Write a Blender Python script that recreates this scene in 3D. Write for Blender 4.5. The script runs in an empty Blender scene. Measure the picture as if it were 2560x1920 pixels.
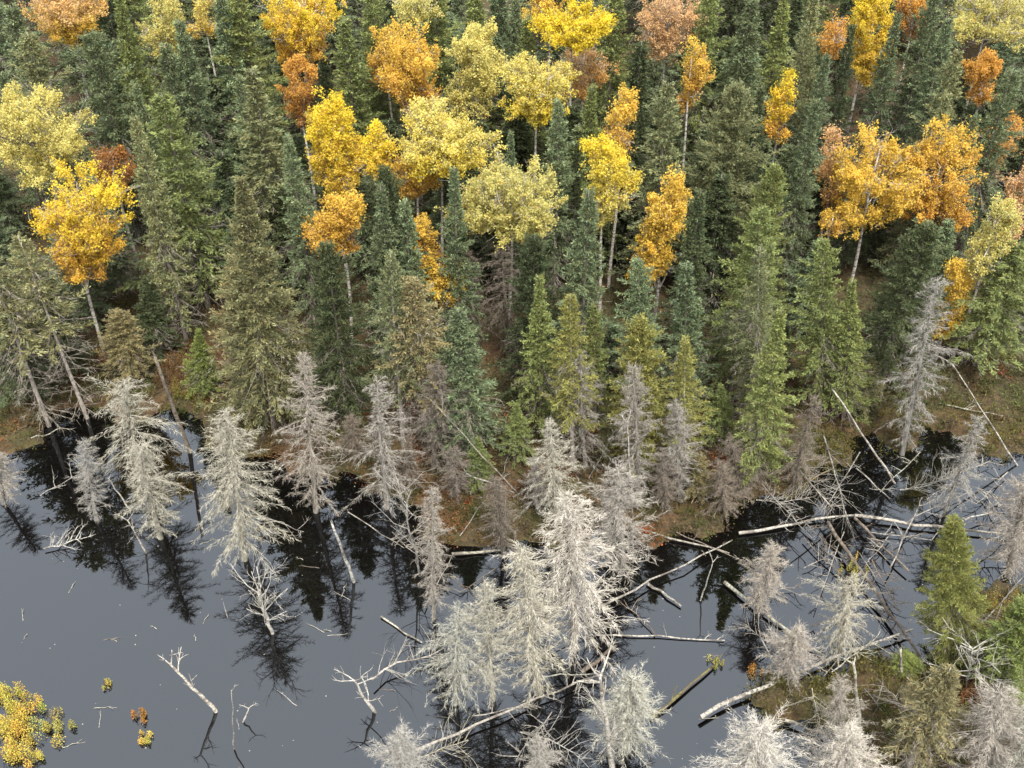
import bpy, math, random
import numpy as np

# ------------------------------------------------------------------ camera, sky, sun, exposure
scene = bpy.context.scene
COL = scene.collection
cam_data = bpy.data.cameras.new('camera')
cam_data.lens = 38.95
cam_data.sensor_width = 36.0
cam_data.clip_start = 0.5
cam_data.clip_end = 5000
camera = bpy.data.objects.new('camera', cam_data)
camera.location = (0, 0, 36)
camera.rotation_euler = (math.radians(50), 0, 0)
COL.objects.link(camera)
scene.camera = camera

SUN_ELEVATION, SUN_AZIMUTH = 62, 165        # azimuth clockwise from +y
world = bpy.data.worlds.new('World')
scene.world = world
world.use_nodes = True
wn, wl = world.node_tree.nodes, world.node_tree.links
wn.clear()
w_out = wn.new('ShaderNodeOutputWorld')
w_bg = wn.new('ShaderNodeBackground')
w_sky = wn.new('ShaderNodeTexSky')
w_sky.sky_type = 'NISHITA'
w_sky.sun_disc = False
w_sky.sun_elevation = math.radians(SUN_ELEVATION)
w_sky.sun_rotation = math.radians(SUN_AZIMUTH)
w_sky.dust_density = 6.0
w_sky.air_density = 1.0
w_hsv = wn.new('ShaderNodeHueSaturation')          # thin even cloud: most of the blue is gone
w_hsv.inputs['Saturation'].default_value = 0.35
w_bg.inputs['Strength'].default_value = 0.14
w_cloud = wn.new('ShaderNodeMix')                  # a closed, even cloud deck over the clear sky
w_cloud.data_type = 'RGBA'
w_cloud.inputs[0].default_value = 0.70
w_cloud.inputs[7].default_value = (6.95, 6.95, 7.05, 1)
wl.new(w_sky.outputs['Color'], w_hsv.inputs['Color'])
wl.new(w_hsv.outputs['Color'], w_cloud.inputs[6])
wl.new(w_cloud.outputs[2], w_bg.inputs['Color'])
wl.new(w_bg.outputs['Background'], w_out.inputs['Surface'])

sun_data = bpy.data.lights.new('sun', 'SUN')
sun_data.energy = 2.0
sun_data.angle = math.radians(10)
sun_data.color = (1.0, 0.96, 0.90)
sun = bpy.data.objects.new('sun', sun_data)
sun.rotation_euler = (math.radians(90 - SUN_ELEVATION), 0, math.radians(180 - SUN_AZIMUTH))
sun.location = (0, 0, 60)
COL.objects.link(sun)

scene.view_settings.view_transform = 'Standard'
scene.view_settings.look = 'None'
scene.view_settings.exposure = 1.70
scene.view_settings.gamma = 1.0
scene.view_settings.use_curve_mapping = False
scene.cycles.use_denoising = True
scene.cycles.max_bounces = 7
scene.cycles.diffuse_bounces = 5
scene.cycles.transparent_max_bounces = 4
scene.cycles.caustics_reflective = False
scene.cycles.caustics_refractive = False

# ------------------------------------------------------------------ layout
# all tables in metres: x right, y away from the pond's near side, z up from the water level
SPRUCES = [
    (-28.54, 62.41, 12, 0.0, 3.2, 0, 'bl', 'dark blue-green spruce at the top left corner of the forest'),
    (-26.79, 59.24, 11.5, 0.0, 3.53, 6, 'pg', 'greyish green spruce below the peach birch at the top left corner'),
    (-22.79, 58.19, 12, 0.0, 3.68, 4, 'bl', "broad round-topped blue-green spruce in front of the peach birch's trunk"),
    (-28.0, 57.4, 10, 0.0, 1.97, 2, 'bl', 'spruce tip cut by the left edge above the pale lemon birch'),
    (-22.23, 62.07, 13, 0.0, 2.93, 3, 'gn', 'mossy green spruce right of the peach birch, its tip cut by the frame'),
    (-18.06, 59.16, 12.5, 0.0, 2.62, 1, 'bl', 'slim blue-green spruce just behind the yellow-green birch at upper left'),
    (-18.83, 57.73, 11.5, 0.0, 2.6, 2, 'bl', 'blue-green spruce in front of the yellow-green birch at upper left'),
    (-16.26, 60.28, 13, 0.0, 2.86, 5, 'bl', 'tall dark spruce column beside the small yellow birch at the top'),
    (-15.33, 61.76, 13, 0.0, 3.81, 6, 'gn', 'wide green spruce left of the yellow inverted-triangle birch'),
    (-12.74, 51.92, 13, 0.0, 3.35, 1, 'pg', 'taller pale-tipped spruce of the pair left of the rust-orange birch'),
    (-13.78, 52.84, 12, 0.0, 2.22, 0, 'bl', 'shorter darker spruce of the pair left of the rust-orange birch'),
    (-18.0, 49.36, 13, 0.0, 1.9, 1, 'bl', 'slim spruce tip right of the lemon birch, hindmost of three'),
    (-17.12, 46.13, 13, 0.0, 2.08, 5, 'pg', 'narrow spruce spire right of the lemon birch, foremost of three'),
    (-16.48, 48.8, 13, 0.0, 3.58, 6, 'gn', 'wide green spruce right of the lemon birch, broadest of three'),
    (-10.32, 46.53, 12, 0.0, 2.03, 5, 'bl', 'blue-green spruce spire immediately left of the tall golden birch column'),
    (-11.27, 38.89, 13.94, 0.48, 4.92, 10, 'sg', 'tallest olive-green spruce above the pinkish dead spruce at the left shore'),
    (-12.41, 40.47, 9.3, 0.33, 2.78, 6, 'ol', 'yellow-olive spruce leaning on the tallest olive spruce'),
    (-20.71, 40.32, 10.36, -0.49, 2.57, 12, 'sg', 'thin half-dead spruce with a long bare grey trunk at the left shore'),
    (-22.38, 39.74, 10.39, -0.06, 2.88, 12, 'sg', 'sparse half-dead spruce on a bare leaning trunk cut by the left edge'),
    (-23.95, 41.36, 7.64, 0.52, 3.06, 4, 'dk', 'dark spruce at the left edge behind the bare leaning trunks'),
    (-22.74, 43.54, 6.38, 0.33, 2.84, 6, 'dk', 'dark spruce between the bare leaning trunks and the white-trunked birch'),
    (-18.47, 44.84, 5.02, 0.55, 2.35, 3, 'dk', 'dark young spruce right of the white-trunked birch above the rust shrubs'),
    (-9.14, 58.6, 12.5, 0.0, 3.9, 3, 'gn', 'large green spruce right of the yellow inverted-triangle birch'),
    (-7.86, 61.46, 13, 0.0, 3.13, 6, 'gn', 'pale green spruce at the top, behind the orange-yellow birch clump'),
    (-2.15, 62.68, 13, 0.0, 4.76, 3, 'gn', 'wide green spruce at the top centre behind the lemon birches'),
    (-4.5, 63.73, 12.5, 0.0, 3.46, 6, 'gn', 'spruce cut by the top edge behind the nearly leafless birch'),
    (-0.82, 65.0, 12.5, 0.0, 3.51, 5, 'bl', 'spruce cut by the top edge left of the dull golden birch'),
    (-6.54, 64.68, 12.5, 0.0, 3.5, 3, 'gn', 'spruce cut by the top edge above the sparse orange birch'),
    (5.98, 63.42, 12.5, 0.0, 3.45, 6, 'gn', 'spruce cut by the top edge right of the bright yellow birch'),
    (-2.73, 61.41, 11, 0.0, 1.82, 2, 'bl', 'small spruce tip poking up between the two lemon birches at upper centre'),
    (0.23, 62.19, 12.5, 0.0, 2.27, 1, 'bl', 'narrow spruce touching the top edge left of the bright yellow birch'),
    (0.82, 59.85, 12, 0.0, 3.32, 3, 'gn', 'green spruce spire left of the bright yellow birch at upper centre'),
    (6.77, 55.88, 12.5, 0.0, 2.93, 5, 'dk', 'dark spruce column below the peach half-bare birch'),
    (7.65, 50.7, 12.5, 0.0, 3.12, 6, 'pg', 'knobbly pale green spruce between the two dark spruces at upper right of centre'),
    (4.05, 52.58, 11.5, 0.0, 2.83, 3, 'gn', 'bright green conical spruce right of the lemon birch at upper centre'),
    (2.26, 49.82, 12, 0.0, 2.32, 5, 'bl', 'blue-green spruce column in front of the right lemon birch at upper centre'),
    (-0.06, 49.65, 10.5, 0.0, 1.47, 1, 'bl', 'small pointed spruce tip above the round olive-lemon birch at centre'),
    (3.34, 51.34, 9, 0.0, 1.23, 0, 'dk', 'tiny dark spruce tip left of the lemon birch with pale bare twigs'),
    (-2.61, 43.97, 11.5, 0.0, 2.32, 3, 'bl', 'dark blue-green spruce left of the round olive-lemon birch at centre'),
    (-5.73, 43.82, 11.5, 0.0, 2.67, 4, 'dk', 'dark spruce hidden behind the blue-green spruce right of the orange birch'),
    (-5.76, 42.73, 11.5, 0.0, 2.63, 3, 'bl', 'blue-green spruce right of the tall golden and orange birch column'),
    (-4.79, 43.17, 10.5, 0.0, 1.96, 2, 'bl', 'shoulder-high blue-green spruce left of the small broken orange birch'),
    (3.21, 40.76, 12.5, 0.0, 2.34, 5, 'bl', 'tall blue-green spruce in front of the lemon birch right of centre'),
    (-5.09, 37.92, 11.33, 0.18, 2.03, 8, 'pg', 'pale green drooping spruce left of the small orange birch at centre'),
    (1.0, 41.29, 9.6, 0.0, 2.63, 4, 'dk', 'dark bluish spruce behind the brown dead spruce at centre'),
    (11.21, 62.07, 13, 0.0, 3.15, 6, 'gn', 'green spruce at the top edge right of the peach half-bare birch'),
    (13.3, 60.87, 13, 0.0, 3.33, 5, 'bl', 'tall dense spruce touching the top edge at upper right'),
    (15.26, 61.16, 13, 0.0, 2.67, 1, 'gn', 'slim spruce at the top edge left of the brilliant yellow birch'),
    (17.41, 63.11, 12.5, 0.0, 2.29, 0, 'pg', 'pale spruce at the top edge next to the brilliant yellow birch'),
    (16.24, 58.57, 12, 0.0, 2.29, 6, 'pg', 'lumpy spruce below the top edge left of the brilliant yellow birch'),
    (16.82, 57.2, 11.5, 0.0, 2.04, 1, 'bl', 'small dark spruce spire left of the brilliant yellow birch'),
    (18.72, 59.4, 12, 0.0, 1.65, 0, 'dk', 'thin dark spruce overlapping the left side of the brilliant yellow birch'),
    (21.71, 61.23, 12, 0.0, 1.8, 0, 'bl', 'thin spruce spire just right of the brilliant yellow birch'),
    (23.59, 61.46, 13, 0.0, 2.9, 6, 'bl', 'spruce at the top edge between the brown-orange birch and the pale bare-limbed birch'),
    (23.79, 59.05, 12.5, 0.0, 2.72, 1, 'bl', 'spruce left of the pale bare-limbed birch at the top right'),
    (23.51, 56.03, 12, 0.0, 2.53, 6, 'pg', 'pale green spruce touching the small round orange birch at right'),
    (21.84, 51.75, 11.5, 0.0, 2.6, 3, 'pg', 'spruce below the small round orange birch, behind the twin golden birches'),
    (23.23, 51.77, 10.8, 0.0, 1.81, 5, 'bl', 'narrow blue-green spruce right of the golden orange twin birch'),
    (25.48, 53.22, 12, 0.0, 2.84, 6, 'bl', 'blue-green spruce at the right edge under the pale bare-limbed birch'),
    (10.94, 51.06, 12.5, 0.0, 5.09, 11, 'pg', 'very broad round-topped pale green spruce right of centre'),
    (12.41, 51.41, 12, 0.0, 1.68, 0, 'dk', 'thin dark spruce peeking behind the broad pale green spruce'),
    (14.76, 50.08, 12, 0.0, 2.52, 3, 'bl', 'dark conical spruce left of the twin golden birches'),
    (12.34, 46.52, 10.5, 0.0, 2.63, 4, 'gn', 'lower green spruce at the right shoulder of the broad pale green spruce'),
    (10.68, 41.44, 11.5, 0.0, 2.74, 6, 'gn', 'light green spruce below the broad pale green spruce'),
    (8.37, 43.11, 11, 0.0, 2.13, 5, 'dk', 'dark bluish spruce right of the leaning orange birch'),
    (11.15, 37.92, 11.33, -1.1, 2.03, 8, 'pg', 'left spire of the twin pale spruces right of centre'),
    (10.98, 39.32, 10.5, 0.0, 1.6, 1, 'gn', 'right spire of the twin pale spruces right of centre'),
    (14.89, 40.18, 10.05, -1.42, 2.57, 6, 'gn', 'green knobbly spruce in front of the twin golden birches'),
    (15.99, 39.89, 8.4, -1.17, 2.09, 3, 'gn', 'spruce standing at the right side of the green knobbly spruce'),
    (18.03, 41.55, 10.5, 0.0, 3.31, 4, 'dk', 'dark broad spruce below the twin golden birches, left of the leaning dead spruce'),
    (23.54, 43.79, 8, 0.0, 3.54, 6, 'gn', 'tall spruce cut by the right edge above the rusty bank'),
    (-7.81, 39.32, 10.5, 0.0, 2.69, 4, 'dk', 'dark green spruce in the shade below the orange birch column'),
    (-3.85, 37.65, 10.03, -0.25, 2.47, 7, 'ol', 'olive-brown thinning spruce right of the pale drooping spruce'),
    (-2.15, 37.38, 8.87, -0.08, 3.33, 3, 'bl', 'triangular blue-green spruce below the small orange birch at centre'),
    (1.34, 39.03, 9.0, -0.16, 2.22, 3, 'gn', 'bright green pointed spruce at centre, left of the yellow-green leaning spruce'),
    (2.81, 36.58, 9.85, -0.46, 2.1, 8, 'yg', 'yellow-green spruce with bare grey lower limbs at the centre shore'),
    (4.04, 39.31, 7.16, -0.44, 1.32, 2, 'gn', 'small round-topped spruce between the two yellow-green spruces'),
    (5.86, 36.06, 9.11, -0.68, 2.59, 4, 'yg', 'short flat-topped yellow-green spruce behind the white dead spruce'),
    (6.33, 40.18, 9.54, -0.94, 2.33, 6, 'bl', 'blue-tipped spruce below the leaning orange birch'),
    (8.43, 39.89, 9.11, -0.87, 2.16, 5, 'bl', 'dark blue-green spruce left of the twin pale spruces'),
    (7.7, 35.29, 8.47, -0.66, 1.78, 8, 'yg', 'slim yellow-green spruce with fading lower branches at the shore'),
    (11.02, 35.68, 10.11, -0.39, 2.38, 3, 'gn', 'bright green spruce at the tip of the rusty bank, grey twigs below'),
    (17.23, 26.17, 8.77, -2.42, 2.33, 9, 'bright', 'lone bright yellow-green conifer standing in the pond at right'),
    (13.92, 21.21, 6.5, 0.0, 2.29, 8, 'ol', 'olive-brown spruce below the bare white tree at lower right'),
    (18.17, 24.72, 5, 0.0, 2.39, 4, 'lg', 'bright leafy green conifer cut by the right edge at lower right'),
    (-19.21, 42.9, 4.62, 0.44, 2.2, 4, 'ol', 'small olive young spruce right of the golden birch trunk'),
    (-15.27, 41.67, 4.48, 0.57, 1.7, 3, 'lg', 'small bright green young spruce left of the yellow-olive spruce'),
    (-1.45, 35.42, 3.33, -0.03, 1.3, 3, 'gn', 'small green spruce on the centre bank below the triangular blue-green spruce'),
    (0.28, 37.11, 3.7, -0.1, 1.51, 3, 'gn', 'small green spruce on the bank left of the bare-limbed yellow-green spruce'),
    (4.67, 36.84, 3.93, -0.27, 1.41, 6, 'sg', 'small dull spruce on the bank right of the bare-limbed yellow-green spruce'),
    (8.4, 34.67, 3.09, -0.39, 1.21, 2, 'ol', 'small olive spruce on the moss below the rust-red shrub'),
    (9.8, 38.19, 3.95, -0.44, 1.71, 3, 'gn', 'small green spruce between the rust-red shrub and the bright green bank spruce'),
    (17.08, 40.77, 3.75, -0.57, 1.78, 6, 'sg', 'small dull spruce on the rusty bank left of the leaning dead spruce'),
    (15.09, 25.55, 1.1, 0.0, 1.14, 2, 'lg', 'knee-high green spruce sapling by the short white post'),
]
BIRCHES = [
    (-25.95, 63.32, 11.18, 0, 2.79, 1.82, 'fan', 'peach', 'gold', 0.7, 'peach-orange birch with grey limbs at the top left corner'),
    (-20.54, 63.87, 10.15, 0, 1.18, 1.85, 'tall', 'lime', 'lemon', 0.9, 'narrow yellow-green birch at upper left'),
    (-17.85, 63.23, 11.17, 0, 0.87, 1.33, 'tall', 'lemon', 'gold', 0.5, 'small sparse yellow birch beside the tall dark spruce column'),
    (-12.4, 63.25, 10.2, 0, 2.64, 2.3, 'fan', 'yellow', 'orange', 1, 'yellow birch shaped like an inverted triangle, orange below, at the top'),
    (-11.64, 56.66, 9.25, 0, 0.98, 1.75, 'tall', 'orange', 'rust', 0.9, 'small rust-orange birch under the inverted-triangle birch'),
    (-24.56, 52.04, 9.09, 0, 2.48, 2.41, 'round', 'lemon', 'lemon', 1, 'pale lemon birch with bare grey limbs at the left edge'),
    (-21.13, 44.84, 7.6, 0.52, 2.52, 3.16, 'fan', 'yellow', 'orange', 1, 'bright yellow birch with a long white trunk at the left'),
    (-9.1, 50.37, 9.24, 0, 1.36, 2.76, 'tall', 'yellow', 'gold', 1.3, 'tall golden yellow birch column left of centre'),
    (-8.2, 45.32, 7.81, 0, 1.43, 1.69, 'tall', 'gold', 'orange', 1, 'orange birch right below the golden yellow column'),
    (-21.24, 52.7, 6.83, 0, 1.17, 1.17, 'round', 'rust', 'rust', 0.7, 'rust-brown bushy birch behind the bright yellow birch'),
    (-5.31, 57.79, 9.59, 0, 1.82, 2.41, 'tall', 'gold', 'orange', 1, 'orange-yellow birch clump left of the lemon birches at upper centre'),
    (-7.14, 59.92, 9.7, 0, 1.02, 1.8, 'tall', 'gold', 'orange', 0.5, 'sparse orange birch at the left flank of the orange-yellow clump'),
    (-2.09, 58.06, 9.47, 0, 1.5, 2.53, 'tall', 'lemon', 'lemon', 1.1, 'upright lemon birch, left one of two at upper centre'),
    (1.38, 54.98, 10.2, 0, 1.8, 1.8, 'round', 'lemon', 'yellow', 1.2, 'rounded lemon birch, right one of two at upper centre'),
    (-3.64, 49.4, 9.98, 0, 2.31, 1.52, 'round', 'lemon', 'yellow', 1.2, 'broad lemon-yellow birch crown at centre left'),
    (-4.93, 49.47, 8.16, 0, 1.21, 1.34, 'round', 'gold', 'orange', 0.7, 'orange birch crown at the foot of the broad lemon-yellow birch'),
    (-6.72, 48.81, 9.68, 0, 0.83, 1.32, 'tall', 'yellow', 'gold', 1.1, 'little golden birch between the golden column and the broad lemon birch'),
    (-0.1, 45.98, 8.62, 0, 2.15, 1.88, 'round', 'lime', 'lemon', 1, 'round olive-lemon birch at the centre of the forest'),
    (3.4, 59.06, 11.8, 0, 1.87, 1.2, 'round', 'yellow', 'yellow', 1.2, 'bright yellow birch at the top, right of centre'),
    (4.28, 61.76, 8.27, 0, 1.53, 1.53, 'round', 'peach', 'orange', 0.4, 'thin orange-brown birch below the bright yellow birch'),
    (4.57, 47.65, 9.01, 0, 1.31, 1.99, 'tall', 'yellow', 'lemon', 1.2, 'lemon-yellow birch with pale bare twigs right of centre'),
    (5.48, 50.89, 9.86, 0, 0.86, 1.64, 'tall', 'gold', 'orange', 0.7, 'narrow orange birch behind the lemon-yellow birch right of centre'),
    (7.37, 46.52, 6.71, 0, 1.18, 3.29, 'tall', 'gold', 'gold', 0.8, 'leaning slender orange-gold birch right of centre'),
    (9.08, 63.02, 10.3, 0, 2.34, 2.2, 'fan', 'peach', 'peach', 0.42, 'peach half-bare birch with grey limbs at the top'),
    (10.06, 58.68, 9.18, 0, 0.79, 1.82, 'tall', 'gold', 'orange', 0.7, 'golden birch strip right under the peach half-bare birch'),
    (2.2, 65.16, 10.53, 0, 1.2, 1.47, 'tall', 'gold', 'gold', 0.7, 'dull golden birch at the top edge left of the bright yellow birch'),
    (-5.46, 62.66, 11.74, 0, 1.38, 0.76, 'round', 'lime', 'lemon', 0.4, 'nearly leafless yellow-green birch at the top edge'),
    (21.46, 64.4, 9.44, 0, 1.32, 3.06, 'tall', 'yellow', 'gold', 1.3, 'brilliant yellow birch column at the upper right'),
    (24.17, 65.25, 10.13, 0, 0.96, 1.37, 'round', 'orange', 'rust', 0.8, 'brown-orange birch right of the brilliant yellow column'),
    (27.76, 62.95, 10.93, 0, 2.55, 1.57, 'round', 'lime', 'lemon', 0.5, 'pale bare-limbed birch with few yellow leaves at the top right'),
    (26.1, 57.6, 9.49, 0, 0.99, 1.51, 'tall', 'orange', 'orange', 1.1, 'small round orange birch at the right'),
    (14.55, 55.65, 8.72, 0, 0.76, 1.78, 'tall', 'yellow', 'orange', 0.8, 'small yellow-orange birch right of the broad pale green spruce'),
    (18.49, 50.1, 7.69, 0, 2.09, 2.81, 'round', 'gold', 'gold', 1, 'left crown of the twin golden birches at right'),
    (21.97, 50.54, 7.56, 0, 1.9, 2.94, 'round', 'gold', 'orange', 1, 'right, more orange crown of the twin golden birches'),
    (16.93, 51.53, 6.77, 0, 0.89, 2.73, 'tall', 'peach', 'orange', 0.4, 'thin half-bare orange birch at the left flank of the twin golden birches'),
    (22.42, 44.02, 7.85, -0.01, 0.98, 2.01, 'tall', 'lime', 'lemon', 0.8, 'yellow-green birch on a leaning trunk at the right bank'),
    (21.55, 44.24, 4.13, 0, 0.69, 2.37, 'tall', 'gold', 'gold', 0.8, 'golden young birch pressed against the leaning dead spruce'),
    (-3.54, 44.62, 5.41, 0, 1.31, 1.09, 'round', 'gold', 'gold', 0.9, 'small orange-gold birch on a thin trunk at centre'),
    (-4.07, 45.63, 6.82, 0, 0.73, 1.18, 'tall', 'gold', 'orange', 0.7, 'sparse orange birch right behind the small orange-gold birch'),
    (18.31, 60.91, 10.57, 0, 0.8, 0.93, 'round', 'orange', 'orange', 0.7, 'little orange birch tuft left of the brilliant yellow column'),
    (16.44, 48.77, 5.78, 0, 0.72, 0.72, 'round', 'gold', 'orange', 0.8, 'little golden birch below the twin golden birches'),
    (25.13, 47.91, 7.47, 0, 0.79, 2.03, 'tall', 'peach', 'peach', 0.5, 'peach birch cut by the right edge'),
    (26.52, 54.38, 7.12, 0, 1.09, 1.88, 'tall', 'orange', 'peach', 0.35, 'almost leafless brown-orange birch near the right edge'),
]
DEAD_SPRUCES = [
    (-8.71, 34.06, 9.1, 0.53, 3.37, 0, 'pink', 'pinkish grey dead spruce standing left of centre at the shore'),
    (-11.36, 31.27, 8.63, 0.63, 4.05, 1, 'pale', 'pale lichen-covered dead spruce in the water left of the pinkish one'),
    (-16.67, 35.68, 6.28, 0.35, 3.35, 2, 'pale', 'pale dead spruce with crooked forked top at the left shore'),
    (-15.23, 32.51, 5.57, 0.22, 1.93, 3, 'pale', 'shorter dead spruce directly in front of the crooked-topped one'),
    (-18.34, 33.57, 4.81, 0.62, 1.65, 4, 'grey', 'small grey dead spruce in the dark water at the left'),
    (-5.57, 34.3, 7.56, 0.14, 2.65, 5, 'pink', 'brownish pink dead spruce below the olive-brown spruce'),
    (1.93, 33.1, 6.47, -0.44, 2.64, 0, 'pale', 'dead spruce behind the largest pale one at the centre shore'),
    (5.67, 34.3, 8.22, -0.89, 2.23, 4, 'grey', 'tall feathery grey dead spruce below the flat-topped green spruce'),
    (2.45, 26.64, 8.79, -0.43, 4.79, 1, 'white', 'largest pale dead spruce standing in the water at centre'),
    (0.99, 24.62, 8.29, -0.68, 2.32, 3, 'pale', 'slender greenish dead spruce in the water, right of a close trio'),
    (-0.72, 24.36, 6.84, -0.22, 2.09, 4, 'pale', 'middle dead spruce of the close trio in the water'),
    (-2.14, 24.18, 5.63, 0.3, 2.27, 2, 'pale', 'leftmost dead spruce of the close trio in the water'),
    (-3.13, 28.2, 7.54, 0.24, 1.37, 3, 'grey', 'thin dead spruce standing in water right of the bare forked tree'),
    (12.57, 35.17, 5.88, 0.17, 1.84, 5, 'brown', 'brownish dead spruce on the rusty bank at right'),
    (18.33, 37.78, 10.1, -0.8, 2.06, 3, 'grey', 'long narrow dead spruce leaning right over the right bank'),
    (19.32, 34.18, 5.6, 0.03, 1.98, 5, 'grey', 'leaning dead spruce beside the dark pool at right'),
    (20.78, 30.39, 5.88, -0.84, 2.92, 4, 'pink', 'fuzzy grey dead spruce cut by the right edge'),
    (-0.1, 44.84, 7.1, -0.43, 2.87, 2, 'brown', 'brown dead spruce with hanging branches below the round olive-lemon birch'),
    (-1.68, 45.51, 6.33, -0.43, 2.14, 5, 'brown', 'dead spruce with long pale limbs left of the brown one'),
    (-3.59, 36.32, 6.73, 0.56, 2.53, 4, 'brown', 'brown twiggy dead spruce under the triangular blue-green spruce'),
    (8.22, 20.15, 4.85, -0.22, 4.22, 1, 'white', 'white dead spruce seen from above at the bottom right of the pond'),
    (11.49, 20.15, 4.78, -0.62, 3.59, 0, 'white', 'white dead spruce at the bottom edge beside the tall peeling trunk'),
    (11.78, 21.85, 5.07, -0.94, 1.98, 5, 'pink', 'pinkish dead spruce behind the white one at the bottom edge'),
    (16.25, 20.45, 6.31, -0.95, 2.51, 3, 'pink', 'pink-grey leaning dead spruce in the bottom right corner'),
    (17.6, 20.3, 5.56, -1.05, 3.55, 1, 'pale', 'pale dead spruce cut by the bottom right corner'),
    (9.9, 28.5, 4.05, 0.13, 1.99, 4, 'pink', 'pinkish thin dead spruce over the water between the fallen logs'),
    (10.46, 25.25, 3.08, 0.01, 2.19, 4, 'pink', 'low pink-grey dead spruce where two logs cross'),
    (12.75, 26.36, 4.78, -0.35, 2.18, 2, 'pale', 'drooping dead spruce with an olive top among the logs'),
    (4.06, 22.17, 4.5, -0.02, 2.82, 4, 'pale', 'hazy pale dead spruce behind the white snag at the bottom'),
    (1.02, 20.91, 2.78, -0.09, 1.48, 4, 'grey', 'small grey dead spruce at the bottom edge centre'),
    (-22.74, 34.55, 3.2, 0.64, 1.89, 4, 'grey', 'grey dead spruce cut by the left edge over the dark water'),
    (4.55, 30.71, 5.99, -0.45, 3.25, 4, 'grey', 'grey twiggy dead spruce close behind the largest pale one'),
    (-0.31, 31.49, 4.79, -0.41, 1.91, 4, 'brown', 'thin brownish dead spruce on the moss left of the largest pale one'),
    (-2.48, 34.67, 3.32, -0.01, 1.72, 4, 'brown', 'short brown dead spruce on the centre bank beside the leaning bare stem'),
    (1.15, 33.81, 3.67, -0.22, 1.69, 5, 'grey', 'short grey dead spruce on the bank left of the dead spruce behind the largest'),
    (6.78, 33.93, 3.78, -0.45, 1.69, 4, 'brown', 'short brown dead spruce on the olive moss right of the thin white pole'),
    (9.42, 33.81, 3.43, -0.63, 1.86, 5, 'brown', 'short brown dead spruce on the olive moss near the curved white log'),
    (-4.61, 35.42, 3.33, 0.06, 1.65, 5, 'brown', 'short brown dead spruce on the bank right of the brownish pink one'),
    (-7.23, 36.84, 3.23, 0.11, 1.69, 4, 'brown', 'short brown dead spruce on the bank between the two pinkish ones'),
    (3.36, 36.45, 7.17, -0.54, 2.18, 5, 'grey', 'grey dead spruce beside the yellow-green spruce at the centre shore'),
    (7.52, 34.55, 6.15, -0.76, 1.98, 4, 'grey', 'grey dead spruce behind the slim yellow-green spruce'),
    (-3.82, 20.53, 3.86, 0.14, 2.23, 4, 'grey', 'low grey dead spruce under the long diagonal log at the bottom'),
    (10.47, 35.04, 3.68, -1.18, 2.58, 5, 'brown', 'brown-grey dead spruce under the bright green spruce on the bank'),
]
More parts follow.
